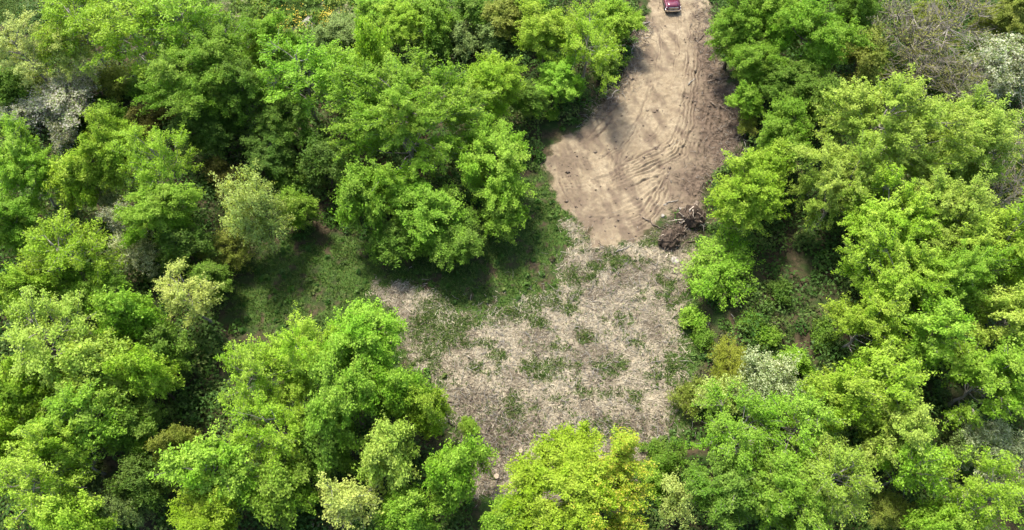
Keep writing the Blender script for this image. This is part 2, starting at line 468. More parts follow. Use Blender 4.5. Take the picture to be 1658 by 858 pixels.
# ------------------------------------------------------------------ scattered ground cover (stuff)
rng = np.random.default_rng(11)
def sample_field(n, x0, x1, y0, y1):
    return rng.uniform(x0, x1, n), rng.uniform(y0, y1, n)
Zg = Z.reshape(ny, nx)
def lookup(arr, x, y):
    i = np.clip(np.searchsorted(gx, x) - 1, 0, nx - 2); j = np.clip(np.searchsorted(gy, y) - 1, 0, ny - 2)
    A = arr.reshape(ny, nx)
    fx = np.clip((x - gx[i]) / (gx[i + 1] - gx[i]), 0, 1); fy = np.clip((y - gy[j]) / (gy[j + 1] - gy[j]), 0, 1)
    return (A[j, i] * (1 - fx) + A[j, i + 1] * fx) * (1 - fy) + (A[j + 1, i] * (1 - fx) + A[j + 1, i + 1] * fx) * fy

def leaf_quads(C, N, size, aspect=0.62, bend=0.18):
    n = len(C)
    N = N / (np.linalg.norm(N, axis=1, keepdims=True) + 1e-9)
    r = rng.normal(size=(n, 3))
    U = r - N * (r * N).sum(1, keepdims=True)
    U /= np.linalg.norm(U, axis=1, keepdims=True) + 1e-9
    W = np.cross(N, U)
    s = (size if np.ndim(size) else np.full(n, size))[:, None] * 0.5
    V = np.empty((n, 3, 3), np.float32)
    V[:, 0] = C + U * s * 1.25 - N * s * bend
    V[:, 1] = C - U * s * 0.65 + W * s * aspect * 1.15; V[:, 2] = C - U * s * 0.65 - W * s * aspect * 1.15
    F = np.arange(n * 3, dtype=np.int32).reshape(n, 3)
    return V.reshape(-1, 3), F
def set_face_attr(me, name, arr, typ='FLOAT'):
    a = me.attributes.new(name, typ, 'FACE')
    if typ == 'FLOAT': a.data.foreach_set('value', np.asarray(arr, np.float32))
    else: a.data.foreach_set('color', np.asarray(arr, np.float32).ravel())

# grass blades
n = 1700000
bx, by = sample_field(n, -78, 37, 15, 100)
gk = lookup(grass, bx, by); mk = lookup(mul, bx, by)
keep = rng.random(n) < np.where(mk > .5, 0.04 + 0.95 * gk, gk * 0.6) * (gk + mk > 0.05) * (1 - lookup(dirt, bx, by))
bx, by = bx[keep], by[keep]
bz = lookup(Z, bx, by)
n = len(bx)
ang = rng.uniform(0, 6.283, n); hgt = rng.uniform(0.10, 0.32, n) * (0.6 + 0.9 * vnoise(bx * .8, by * .8, 5)); wd = rng.uniform(0.03, 0.06, n)
lean = rng.uniform(0.2, 0.9, n)
dx, dy = np.cos(ang), np.sin(ang)
V = np.empty((n, 3, 3), np.float32)
V[:, 0] = np.stack([bx - dy * wd, by + dx * wd, bz - 0.02], 1); V[:, 1] = np.stack([bx + dy * wd, by - dx * wd, bz - 0.02], 1)
V[:, 2] = np.stack([bx + dx * lean * hgt * 1.3, by + dy * lean * hgt * 1.3, bz + hgt], 1)
me = mesh_np('grass', V.reshape(-1, 3), np.arange(n * 3).reshape(n, 3), M_GRASS, k=3)
gt = np.array([(0.070, 0.125, 0.020, 1), (0.095, 0.165, 0.026, 1), (0.14, 0.17, 0.045, 1), (0.055, 0.10, 0.018, 1)])
set_face_attr(me, 'tint', gt[rng.integers(0, 4, n)], 'FLOAT_COLOR'); set_face_attr(me, 'tone', rng.random(n))
tag(link('grass', me), 'short green grass growing through the clearing', 'grass', kind='stuff')
print('grass', n)

# shredded wood and straw slivers on the clearing
M_CHIP, nt, b = new_mat('wood_sliver')
tt = nd(nt, 'ShaderNodeAttribute', attribute_name='tone').outputs['Fac']
nt.links.new(mixc(nt, tt, (0.13, 0.10, 0.062), (0.48, 0.418, 0.295)), b.inputs['Base Color']); b.inputs['Roughness'].default_value = 0.9
n = 150000
bx, by = sample_field(n, -16, 22, 15, 60)
pk = lookup(mul, bx, by) * (1 - 0.75 * lookup(grass, bx, by)) * (1 - lookup(dirt, bx, by)) * (0.25 + 0.9 * fbm(bx * .8, by * .8, 55, 3))
keep = rng.random(n) < pk
bx, by = bx[keep], by[keep]; n = len(bx); bz = lookup(Z, bx, by) + rng.uniform(0.01, 0.05, n)
ang = rng.uniform(0, 3.1416, n); ln = rng.gamma(2.0, 0.09, n) + 0.08; wd = rng.uniform(0.012, 0.035, n); tl = rng.normal(0, 0.16, n)
dx, dy = np.cos(ang), np.sin(ang)
V = np.empty((n, 4, 3), np.float32)
for k, (a, s) in enumerate(((-1, -1), (1, -1), (1, 1), (-1, 1))):
    V[:, k] = np.stack([bx + a * dx * ln + s * -dy * wd, by + a * dy * ln + s * dx * wd, bz + a * tl * ln + 0.02 * s], 1)
me = mesh_np('wood_shreds', V.reshape(-1, 3), np.arange(n * 4).reshape(n, 4), M_CHIP)
set_face_attr(me, 'tone', np.clip(rng.normal(0.62, 0.25, n) - 0.5 * lookup(dark, bx, by), 0, 1))
tag(link('wood_shreds', me), 'pale shredded wood and straw littering the clearing', 'wood shreds', kind='stuff')
print('shreds', n)

# low leafy undergrowth of the wood floor
nm = 8500
mx_, my_ = sample_field(nm, -82, 82, 8, 112)
sdm = np.maximum(poly_sd(mx_, my_, DIRT), poly_sd(mx_, my_, MULCH))
sdm = np.maximum(sdm, poly_sd(mx_, my_, GRASSY) - 0.3)
inview = np.abs(mx_) < 44 + my_ * 0.36
HOLLOW = atl([(1150, 470), (1230, 430), (1300, 430), (1350, 500), (1330, 560), (1230, 575), (1160, 560)])
hol = poly_sd(mx_, my_, HOLLOW)
keep = (sdm < -0.4) & inview & (fbm(mx_ * .22, my_ * .22, 61, 3) > 0.20) & (poly_sd(mx_, my_, FIELD) < 0) & ((poly_sd(mx_, my_, MEADOW) < 0) | (rng.random(nm) < 0.75)) & ((hol < -0.3) | (rng.random(nm) < 0.65))
wk = ~keep & inview & (poly_sd(mx_, my_, DIRT) < -0.3) & (poly_sd(mx_, my_, GRASSY) > -0.5) & (lookup(grass, mx_, my_) > 0.5) & (lookup(mul, mx_, my_) < 0.35)
weed = np.concatenate([np.zeros(keep.sum(), bool), np.ones(wk.sum(), bool)])
mx_, my_, sdm = np.concatenate([mx_[keep], mx_[wk]]), np.concatenate([my_[keep], my_[wk]]), np.concatenate([sdm[keep], sdm[wk]]); nm = len(mx_)
mr = rng.uniform(0.5, 1.5, nm) * np.clip(0.5 - sdm * 0.2, 0.45, 1.3)
mr = np.where(poly_sd(mx_, my_, MEADOW) > -0.5, mr * 0.6, mr)
mr = np.where(weed, rng.uniform(0.15, 0.38, nm), mr)
mz = lookup(Z, mx_, my_)
per = (55 * mr).astype(int) + 10
rep = np.repeat(np.arange(nm), per); n = len(rep)
th = rng.uniform(0, 6.283, n); rr = np.sqrt(rng.random(n)); ht = rng.uniform(0.7, 1.7, nm)[rep]
lx = np.cos(th) * rr; ly = np.sin(th) * rr; lz = np.sqrt(np.clip(1 - rr * rr, 0, 1)) * rng.uniform(0.35, 1.05, n)
C = np.stack([mx_[rep] + lx * mr[rep], my_[rep] + ly * mr[rep], mz[rep] + lz * mr[rep] * ht + 0.05], 1)
N = np.stack([lx, ly, 0.9 * np.ones(n)], 1) + rng.normal(0, 0.45, (n, 3))
V, F = leaf_quads(C, N, rng.uniform(0.24, 0.42, n))
me = mesh_np('undergrowth', V, F, M_UNDER, k=3)
ut = np.array([(0.055, 0.11, 0.018, 1), (0.078, 0.15, 0.022, 1), (0.06, 0.125, 0.022, 1), (0.10, 0.15, 0.03, 1), (0.09, 0.085, 0.04, 1)])
uc = ut[rng.choice(5, nm, p=[.3, .29, .26, .12, .03])]
mm = poly_sd(mx_, my_, MEADOW) > -0.5
uc[mm] = np.array([(0.11, 0.20, 0.025, 1), (0.16, 0.24, 0.03, 1)])[rng.integers(0, 2, mm.sum())]
set_face_attr(me, 'tint', uc[rep], 'FLOAT_COLOR'); set_face_attr(me, 'tone', rng.random(nm)[rep] * 0.7 + rng.random(n) * 0.3)
tag(link('undergrowth', me), 'low leafy undergrowth covering the wood floor', 'undergrowth', kind='stuff')
print('under', n)

# ------------------------------------------------------------------ trees
TRI = [0]
def twigs_np(A, B, r0, r1):                      # many straight three sided twigs
    n = len(A)
    D = B - A; D /= np.linalg.norm(D, axis=1, keepdims=True) + 1e-9
    ref = np.where(np.abs(D[:, 2:3]) > 0.9, np.array([[1., 0, 0]]), np.array([[0, 0, 1.]]))
    U = np.cross(D, ref); U /= np.linalg.norm(U, axis=1, keepdims=True) + 1e-9
    W = np.cross(D, U)
    V = np.empty((n, 6, 3), np.float32)
    r0 = np.broadcast_to(np.asarray(r0, float), (n,))[:, None]; r1 = np.broadcast_to(np.asarray(r1, float), (n,))[:, None]
    for k in range(3):
        w = k * 2.0944
        o = U * math.cos(w) + W * math.sin(w)
        V[:, k] = A + o * r0; V[:, 3 + k] = B + o * r1
    base = (np.arange(n) * 6)[:, None, None]
    F = (np.array([[0, 1, 4, 3], [1, 2, 5, 4], [2, 0, 3, 5]])[None] + base).reshape(-1, 4)
    return V.reshape(-1, 3), F

def make_tree(style, Rc, H, seed):
    """meshes (trunk, branches, crown) of one tree; crown leaves sit in tufts on leafy boughs"""
    g = np.random.default_rng(seed)
    S = dict(
        leafy=dict(bot=.24, lob=(.17, .30), cap=(.60, 1.5), cov=1.12, sb=12, tl=.80, tw=.20, leaf=.172, nl=37, spread=.55, fan=.62, ln=(1.0, 2.2), skip=.15),
        plume=dict(bot=.22, lob=(.15, .27), cap=(.55, 1.3), cov=1.0, sb=11, tl=.95, tw=.17, leaf=.168, nl=36, spread=.50, fan=.42, ln=(1.3, 2.9), skip=.15),
        open=dict(bot=.30, lob=(.17, .28), cap=(.55, 1.2), cov=0.75, sb=8, tl=.80, tw=.19, leaf=.165, nl=29, spread=.60, fan=.60, ln=(1.0, 2.4), skip=.25),
        fine=dict(bot=.08, lob=(.24, .38), cap=(.45, 1.2), cov=1.35, sb=16, tl=.60, tw=.15, leaf=.125, nl=24, spread=.80, fan=.60, ln=(1.0, 1.9), skip=.05),
        shrub=dict(bot=.05, lob=(.28, .42), cap=(.40, 1.0), cov=1.25, sb=13, tl=.60, tw=.18, leaf=.17, nl=27, spread=.60, fan=.65, ln=(1.0, 1.9), skip=.08),
        bare=dict(bot=.20, lob=(.24, .38), cap=(.8, 1.6), cov=1.0, sb=9, tl=.60, tw=.22, leaf=.15, nl=5, spread=.8, fan=.75, ln=(1.0, 2.2), skip=.35),
    )[style]
    big = Rc > 7
    zb, zt = H * S['bot'], H
    a = Rc * 0.67; b_ = (zt - zb) / 2 * 0.72; zc = (zb + zt) / 2
    lr_m = np.clip(np.mean(S['lob']) * Rc, *S['cap'])
    area = 4 * math.pi * ((a ** 1.6 * a ** 1.6 + 2 * a ** 1.6 * b_ ** 1.6) / 3) ** (1 / 1.6) * 0.8
    nlob = int(np.clip(S['cov'] * area / (math.pi * lr_m ** 2) * 0.95, 7, 130))
    i = np.arange(nlob) + 0.5
    z = 1 - i / nlob * 1.62
    th = i * 2.39996 + g.uniform(0, 6.28)
    z = np.clip(z + g.normal(0, .10, nlob), -0.7, 1); th = th + g.normal(0, .25, nlob)
    rr = np.sqrt(1 - z * z)
    D = np.stack([rr * np.cos(th), rr * np.sin(th), z], 1)
    harm = 1 + 0.17 * np.sin(2 * th + g.uniform(0, 6)) + 0.13 * np.sin(3 * th + g.uniform(0, 6)) + 0.06 * np.sin(5 * th + g.uniform(0, 6))
    k = g.uniform(0.70, 1.14, nlob) * harm
    k = np.where(g.random(nlob) < 0.24, g.uniform(0.30, 0.70, nlob), k)
    k = np.where(g.random(nlob) < 0.10, k * g.uniform(1.12, 1.35, nlob), k)
    P = D * k[:, None] * np.array([a, a, b_]) + np.array([0, 0, zc])
    taper = np.where(P[:, 2] > zc, 1 - 0.16 * ((P[:, 2] - zc) / (zt - zc)), 1.0)
    P[:, :2] *= taper[:, None]
    lr = np.clip(g.uniform(*S['lob'], nlob) * Rc, *S['cap'])
    ax = D * np.array([1, 1, .5]) + np.array([0, 0, 0.70]) + g.normal(0, .18, (nlob, 3)); ax /= np.linalg.norm(ax, axis=1, keepdims=True)
    # side shoots fanning out of each bough, leafy tufts strung along every shoot
    nb = np.maximum((S['sb'] * lr * (0.85 if big else 1)).astype(int), 4)
    lob_of = np.repeat(np.arange(nlob), nb); ns_ = len(lob_of)
    sd = ax[lob_of] + g.normal(0, S['fan'], (ns_, 3)); sd[:, 2] = np.maximum(sd[:, 2], -0.35); sd /= np.linalg.norm(sd, axis=1, keepdims=True)
    s0_ = P[lob_of] - ax[lob_of] * (lr[lob_of] * 0.8)[:, None]
    sl = lr[lob_of] * g.uniform(*S['ln'], ns_)
    tip = s0_ + sd * sl[:, None]; tip[:, 2] -= 0.10 * sl
    tip[:, 2] = np.maximum(tip[:, 2], 0.3); s0_[:, 2] = np.maximum(s0_[:, 2], 0.15)
    nt_ = np.maximum(np.ceil(sl / 0.42).astype(int), 2)
    rep = np.repeat(np.arange(ns_), nt_); m = len(rep)
    j_ = np.arange(m) - np.repeat(np.cumsum(nt_) - nt_, nt_)
    f_ = 0.30 + 0.72 * (j_ + g.uniform(0.2, 0.9, m)) / nt_[rep]
    T = s0_[rep] * (1 - f_)[:, None] + tip[rep] * f_[:, None] + g.normal(0, .12, (m, 3))
    keep = (g.random(m) > S['skip']) & (T[:, 2] > 0.2)
    T, rep = T[keep], rep[keep]; m = len(T)
    td = sd[rep] * np.array([1, 1, .55]) + g.normal(0, .38, (m, 3)); td /= np.linalg.norm(td, axis=1, keepdims=True)
    nl = np.maximum((S['nl'] * (0.8 if big else 1) * g.uniform(.5, 1.45, m)).astype(int), 1)
    r2 = np.repeat(np.arange(m), nl); n = len(r2)
    tl_ = S['tl'] * g.uniform(.6, 1.3, m)
    u_ = g.uniform(-.5, .5, n)
    wv = S['tw'] * (1 - 0.9 * np.abs(u_))
    C = T[r2] + td[r2] * (u_ * tl_[r2])[:, None] + g.normal(0, 1, (n, 3)) * wv[:, None] * np.array([1, 1, .62])
    N = D[lob_of][rep][r2] * 0.30 + sd[rep][r2] * 0.20 + np.array([0, 0, 0.75]) + g.normal(0, S['spread'], (n, 3))
    global rng
    rng = g
    V, F = leaf_quads(C, N, S['leaf'] * (1.12 if big else 1) * g.uniform(0.65, 1.3, n))
    crown = mesh_np('crown', V, F, M_LEAF, k=3)
    lt = g.random(nlob)
    tone = np.clip(lt[lob_of][rep][r2] * 0.40 + g.random(ns_)[rep][r2] * 0.30 + g.random(n) * 0.30, 0, 1)
    set_face_attr(crown, 'tone', tone)
    TRI[0] += n
    # wood
    mt = MB()
    shrubby = style in ('shrub', 'fine') or H < 4.5
    r0 = max(0.05, 0.013 * H + 0.008 * Rc) * (0.6 if shrubby else 1)
    top = np.array([g.normal(0, .05) * Rc, g.normal(0, .05) * Rc, zc + (zt - zc) * 0.45])
    pts = [np.array([0, 0, -0.3])]
    ns = 6
    for s in range(1, ns + 1):
        f = s / ns
        pts.append(top * f + np.array([g.normal(0, .012) * H * (1 - f), g.normal(0, .012) * H * (1 - f), 0]) * (f < 1))
    mt.tube(pts, [r0 * (1.35 if s == 0 else 1 - 0.75 * s / ns) for s in range(ns + 1)], 8)
    mbw = MB()
    spine = np.array(pts)
    def on_spine(z_):
        j = int(np.clip(np.searchsorted(spine[:, 2], z_), 1, ns))
        f = np.clip((z_ - spine[j - 1, 2]) / (spine[j, 2] - spine[j - 1, 2] + 1e-6), 0, 1)
        return spine[j - 1] * (1 - f) + spine[j] * f
    for l in range(nlob):
        e = P[l]
        hz = math.hypot(e[0], e[1])
        z0 = np.clip(e[2] - hz * g.uniform(.5, .9) - 0.3, H * (0.04 if shrubby else .2), top[2] * 0.95)
        s0 = on_spine(z0)
        mid = s0 * 0.5 + e * 0.5 + np.array([0, 0, -0.08 * hz]) + g.normal(0, .05 * Rc, 3)
        rl = r0 * g.uniform(.22, .42)
        mbw.tube([s0, s0 * .7 + mid * .3 + g.normal(0, .02 * Rc, 3), mid, e * .85 + mid * .15, e], [rl, rl * .8, rl * .62, rl * .42, rl * .3], 5, cap=False)
    A, B = s0_, tip
    tv, tf = twigs_np(A, B, 0.030 if style != 'bare' else 0.05, 0.010)
    if style == 'bare':
        for _ in range(2):
            j = g.integers(0, len(B), len(B) * 1)
            A2 = A[j] + (B[j] - A[j]) * g.uniform(.4, 1, (len(j), 1))
            dirv = (B[j] - A[j]); dirv /= np.linalg.norm(dirv, axis=1, keepdims=True) + 1e-9
            B2 = A2 + (dirv + g.normal(0, .6, (len(j), 3)) + np.array([0, 0, .25])) * g.uniform(.4, 1.1, (len(j), 1))
            v2, f2 = twigs_np(A2, B2, .020, .009)
            tf = np.concatenate([tf, f2 + len(tv)]); tv = np.concatenate([tv, v2])
    bark = dict(leafy=M_BARK, plume=M_PALEBARK, open=M_PALEBARK, fine=M_BARK, shrub=M_BARK, bare=M_BARE)[style]
    trunk_me = mt.mesh('trunk', bark, True)
    nv = len(mbw.v)
    bv = np.concatenate([np.array(mbw.v, np.float32), tv]); bf = np.concatenate([np.array(mbw.f, np.int32), tf + nv])
    branch_me = mesh_np('branches', bv, bf, bark, True)
    TRI[0] += len(bf) * 2
    return trunk_me, branch_me, crown

CLASSES = {'leafy': [(2.6, 6.5), (4.2, 11.5), (6.0, 15.0)], 'plume': [(3.0, 9.0), (4.8, 13.0), (6.6, 16.5)], 'open': [(2.6, 8.0), (4.2, 12.0)],
           'fine': [(1.6, 2.6), (3.0, 5.5)], 'shrub': [(1.4, 1.8), (2.2, 3.2)], 'bare': [(3.4, 8.5)]}
VARS = {'leafy': 4, 'plume': 3, 'open': 3, 'fine': 2, 'shrub': 2, 'bare': 2}
CACHE = {}
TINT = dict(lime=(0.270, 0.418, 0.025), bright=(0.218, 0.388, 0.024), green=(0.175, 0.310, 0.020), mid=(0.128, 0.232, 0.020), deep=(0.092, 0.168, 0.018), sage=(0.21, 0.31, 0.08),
            pale=(0.39, 0.465, 0.095), soft=(0.300, 0.420, 0.050), cream=(0.47, 0.52, 0.28), grey=(0.47, 0.47, 0.37), silver=(0.48, 0.52, 0.35), olive=(0.215, 0.260, 0.035),
            yellow=(0.262, 0.380, 0.016), gold=(0.25, 0.29, 0.025), rust=(0.13, 0.13, 0.02), twig=(0.23, 0.24, 0.05), willow=(0.42, 0.51, 0.13))
crng = np.random.default_rng(77)
COUNT = {}
def tree(style, px, py, rpx, tint, label, name=None, H=None, cat='tree', group=None, lean=None, own=None):
    cl = CLASSES[style]
    zg = 8.0 if style in ('leafy', 'plume', 'open', 'bare') else 1.5
    for _ in range(3):                           # crown radius from its apparent size, then its middle height
        p, t = at(px, py, zg)
        Rc = rpx * t / FPX
        ci = min(range(len(cl)), key=lambda q: abs(math.log(cl[q][0] / Rc)))
        Hh = H or cl[ci][1] * (Rc / cl[ci][0]) ** 0.7
        zg = Hh * (0.62 if style not in ('fine', 'shrub') else 0.5)
    if own is not None:
        key = (style, 'own', own); build = (style, Rc, Hh, own)
        s_xy = s_z = 1.0
    else:
        COUNT[style, ci] = COUNT.get((style, ci), 0) + 1
        v = COUNT[style, ci] % VARS[style]
        key = (style, ci, v); build = (style, cl[ci][0], cl[ci][1], hash((ci, v)) % 1000 + len(style) * 31)
        s_xy = Rc / cl[ci][0]; s_z = Hh / cl[ci][1]
    if key not in CACHE: CACHE[key] = make_tree(*build)
    tm, bm, cm = CACHE[key]
    name = name or ('shrub' if style in ('shrub', 'fine') else 'tree')
    root = empty(name, (p[0], p[1], ground_z(p[0], p[1])), crng.uniform(0, 6.283))
    jx = crng.uniform(.86, 1.16)
    root.scale = (s_xy * jx, s_xy / jx, s_z)
    if lean:
        root.rotation_euler = (lean[0], lean[1], root.rotation_euler[2])
    tag(root, label, cat if name != 'shrub' else 'shrub', group)
    t_ = link('trunk', tm, root); b_ = link('branches', bm, root)
    c_ = link('crown', cm, root)
    tn = np.array(TINT[tint]) * crng.uniform(0.90, 1.08) * crng.uniform(0.97, 1.03, 3)
    c_.color = (*tn, 1)
    if tint in ('grey', 'silver', 'cream'):
        c_.material_slots[0].link = 'OBJECT'; c_.material_slots[0].material = M_BLOOM
    return root, c_, build

WOOD = 'trees of the wood around the clearing'
BUSH = 'shrubs between the trees'
T = lambda *a, **k: tree(*a, group=WOOD, **k)
S = lambda *a, **k: tree(*a, group=BUSH, **k)

# ---- upper left
T('open', 130, 45, 80, 'lime', 'tall airy lime tree with dark trunk beside the dark green field corner')
T('open', 215, 60, 85, 'lime', 'airy yellow green tree with long dark forked trunk near the top left')
T('open', 300, 40, 90, 'bright', 'tall airy green tree at the top edge between meadow and field corner')
T('open', 375, 75, 62, 'green', 'loose green tree just below the left end of the flowery meadow')
T('open', 45, 88, 60, 'willow', 'thin leaved pale tree on the left edge above the grey blossoming shrub')
T('open', 120, 88, 50, 'pale', 'airy olive tree directly above the large grey blossoming shrub')
S('fine', 55, 135, 36, 'willow', 'pale green feathery shrub touching the top of the grey blossoming shrub', H=5)
S('fine', 105, 165, 74, 'grey', 'large grey white blossoming shrub in the upper left', H=6)
S('fine', 40, 185, 38, 'grey', 'greenish white blossoming shrub left of the large grey one', H=4.5)
S('fine', 102, 222, 24, 'grey', 'small grey blossoming shrub below the large grey one', H=4)
T('leafy', 10, 140, 40, 'mid', 'green tree cut by the left edge beside the grey blossoming shrubs')
S('shrub', 190, 130, 40, 'olive', 'olive shrub under the airy yellow green trees in the upper left')
S('shrub', 235, 140, 36, 'mid', 'dark green shrub at the foot of the long dark forked trunk')
S('shrub', 180, 190, 40, 'green', 'green shrub right of the large grey blossoming shrub')
S('shrub', 238, 192, 42, 'rust', 'dark shrub flecked with yellow leaves in the upper left')
T('leafy', 325, 125, 90, 'green', 'broad mid green tree below the airy trees of the upper left', H=14)
T('leafy', 395, 150, 55, 'mid', 'darker green tree between two broad brighter trees in the upper left', H=12)
T('leafy', 330, 205, 60, 'deep', 'shaded deep green tree under the broad mid green tree', H=8)
T('open', 490, 120, 82, 'bright', 'bright green tree left of the largest central tree', H=14)
T('leafy', 460, 190, 55, 'mid', 'shaded green lower tree left of the largest central tree', H=9)
T('leafy', 440, 245, 50, 'deep', 'deep green tree in shade left of the largest central tree', H=7)
T('leafy', 560, 100, 45, 'bright', 'small bright green crown wedged behind the largest central tree')
T('leafy', 607, 92, 42, 'lime', 'rounded lime crown poking up behind the largest central tree', H=15)
S('fine', 560, 48, 46, 'sage', 'grey green feathery shrub at the edge of the flowery meadow', H=4)
S('shrub', 520, 62, 28, 'sage', 'small grey green shrub below the pale slab in the meadow')
T('leafy', 440, 70, 46, 'bright', 'bright green tree below the yellow flowers of the meadow')
T('leafy', 650, 38, 44, 'lime', 'yellow green tree at the top edge right of the meadow', H=7)
T('leafy', 700, 28, 40, 'green', 'green tree at the top edge, second to the right of the meadow', H=7)
S('shrub', 745, 62, 36, 'sage', 'blue green shrub behind the top of the largest central tree', H=4)
S('shrub', 796, 64, 36, 'sage', 'blue green shrub left of the tall road side tree', H=4)
S('shrub', 700, 78, 34, 'mid', 'dark green shrub just behind the top of the largest central tree', H=4)
T('leafy', 765, 18, 40, 'mid', 'green tree at the top edge above two blue green shrubs', H=6)
T('leafy', 818, 22, 42, 'olive', 'olive green tree at the top edge left of the tall road side tree', H=7)
T('leafy', 610, 15, 36, 'bright', 'bright bush like tree at the top edge over the meadow', H=4.5)
T('leafy', 860, 0, 44, 'bright', 'bright green tree cut by the top edge left of the road')
# ---- centre
T('plume', 655, 185, 140, 'bright', 'largest central tree with a wide bright green crown', H=16, own=901)
T('leafy', 800, 262, 88, 'bright', 'wide green tree reaching right towards the bare earth', H=11, own=902)
T('leafy', 795, 135, 58, 'lime', 'yellow green tree right behind the largest central tree', H=12)
T('leafy', 690, 345, 78, 'green', 'green tree low in front of the largest central tree', H=9.5)
T('leafy', 588, 320, 52, 'green', 'leafy green tree at the lower left of the largest central tree', H=11)
T('leafy', 740, 385, 58, 'mid', 'dark green tree at the shady lower edge of the central group', H=7)
T('leafy', 640, 390, 45, 'mid', 'shaded dark green tree beside the shadowed grass', H=6)
T('leafy', 815, 345, 45, 'green', 'small green tree nearest to the left rim of the bare earth', H=7)
T('leafy', 530, 265, 48, 'deep', 'deep green tree in shade just left of the central group', H=8)
T('leafy', 880, 55, 56, 'lime', 'yellow green tree left of the tall road side tree with pale trunk', H=11)
T('open', 950, 70, 80, 'lime', 'tall road side tree with visible pale trunk', H=11.5, own=903)
T('leafy', 1000, 28, 46, 'lime', 'yellow green tree overhanging the road near the truck', H=7.5)
T('leafy', 905, 130, 46, 'bright', 'low bright tree under the tall road side tree', H=7)
S('shrub', 985, 105, 32, 'mid', 'dark green shrub under the road side trees')
S('shrub', 893, 186, 13, 'green', 'tiny green sapling at the upper left rim of the bare earth')
T('leafy', 855, 160, 34, 'mid', 'small shaded tree between central group and road side trees', H=6)
# ---- right of the road
T('leafy', 1195, 45, 56, 'green', 'green tree on the right side of the road opposite the truck', H=11)
T('leafy', 1255, 25, 58, 'bright', 'bright green tree at the top edge, second right of the road', H=13)
T('leafy', 1320, 60, 66, 'green', 'broad green tree at the top right next to the bare twiggy trees', H=14)
T('leafy', 1385, 15, 46, 'mid', 'green tree at the top edge left of the bare twiggy trees', H=12)
T('leafy', 1225, 105, 52, 'green', 'green tree above the dark earth bank on the right of the road', H=9)
T('leafy', 1280, 140, 50, 'mid', 'shaded green tree behind the pale yellow green giant', H=9)
T('leafy', 1208, 165, 30, 'bright', 'small bright tree on the right bank of the road', H=6)
S('fine', 1208, 205, 20, 'olive', 'olive brown twiggy shrub on the right bank of the road')
T('leafy', 1275, 215, 60, 'green', 'green tree left of the pale yellow green giant', H=11)
T('leafy', 1335, 165, 44, 'mid', 'dark green tree squeezed at the upper left of the pale giant', H=10)
T('leafy', 1400, 90, 44, 'olive', 'olive green tree at the left of the bare twiggy trees', H=9)
T('bare', 1448, 45, 62, 'olive', 'bare grey twiggy tree, leftmost of the leafless ones at the top right', H=9)
T('bare', 1505, 55, 66, 'twig', 'bare grey twiggy tree in the middle of the leafless group', H=10)
T('bare', 1560, 25, 60, 'twig', 'bare grey twiggy tree at the top edge above the silver tree', H=10)
T('bare', 1490, 105, 50, 'twig', 'low bare twiggy tree right behind the pale giant', H=7)
T('bare', 1560, 130, 52, 'twig', 'bare leaning twiggy tree left of the silver tree', H=8)
S('shrub', 1545, 85, 30, 'green', 'green shrub glimpsed among the bare twiggy trees')
T('leafy', 1640, 25, 50, 'olive', 'olive green tree in the top right corner')
S('fine', 1625, 110, 74, 'silver', 'silvery white tree near the top right edge', name='tree', H=10)
S('fine', 1585, 150, 34, 'silver', 'small silvery tree touching the lower left of the silvery white one', name='tree', H=7)
T('bare', 1640, 230, 60, 'twig', 'bare twiggy tree on the right edge below the silvery trees', H=8)
T('bare', 1625, 310, 56, 'twig', 'bare twiggy tree on the right edge beside the pale giant', H=8)
T('plume', 1430, 215, 120, 'soft', 'pale yellow green giant, the largest tree on the right', H=18, own=904)
T('plume', 1560, 235, 82, 'soft', 'pale yellow green tree right of the pale giant', H=15)
T('plume', 1365, 300, 62, 'soft', 'pale yellow green tree at the lower left of the pale giant', H=13)
T('leafy', 1208, 318, 66, 'lime', 'lime tree at the right rim of the bare earth above the root balls', H=12)
T('leafy', 1240, 275, 45, 'lime', 'lime tree behind the one above the root balls', H=11)
S('fine', 1165, 430, 74, 'bright', 'dense rounded bright green shrub right of the root balls', H=5)
S('shrub', 1122, 515, 28, 'bright', 'small bright shrub on the right edge of the clearing')
S('shrub', 1140, 545, 20, 'mid', 'small dark shrub below the small bright shrub of the clearing edge')
S('shrub', 1265, 470, 26, 'deep', 'deep green shrub in the shaded hollow on the right')
S('shrub', 1215, 520, 22, 'mid', 'low dark shrub at the left of the shaded hollow')
S('shrub', 1245, 545, 26, 'green', 'green shrub at the lower end of the shaded hollow')
S('shrub', 1335, 540, 26, 'mid', 'shaded shrub at the right end of the shaded hollow')
S('shrub', 1290, 585, 34, 'bright', 'bright green shrub just above the cream topped tree')
T('plume', 1440, 360, 78, 'lime', 'lime green tree directly below the pale giant', H=14)
T('plume', 1525, 355, 72, 'soft', 'pale tree at the lower right of the pale giant', H=14)
T('plume', 1610, 400, 80, 'lime', 'lime tree on the right edge halfway down', H=14)
T('plume', 1455, 455, 80, 'lime', 'lime tree to the right of the shaded hollow', H=14)
T('plume', 1545, 450, 66, 'bright', 'bright green tree between two lime trees halfway down the right side', H=13)
T('plume', 1405, 525, 48, 'lime', 'small lime tree leaning over the shaded hollow', H=11)
T('plume', 1500, 540, 62, 'bright', 'bright green tree above the dark gap at the lower right', H=12)
T('plume', 1635, 510, 56, 'soft', 'pale tree cut by the right edge below its middle', H=12)
T('plume', 1600, 615, 62, 'bright', 'bright green tree above the cream shrub at the right edge', H=12)
T('plume', 1655, 600, 45, 'green', 'green tree cut by the right edge above the cream shrub', H=11)
S('shrub', 1430, 100, 34, 'mid', 'green shrub at the foot of the leftmost bare twiggy tree')
S('shrub', 1500, 20, 30, 'olive', 'olive shrub at the top edge among the bare twiggy trees')
S('shrub', 1590, 75, 30, 'green', 'green shrub up left of the silvery white tree')
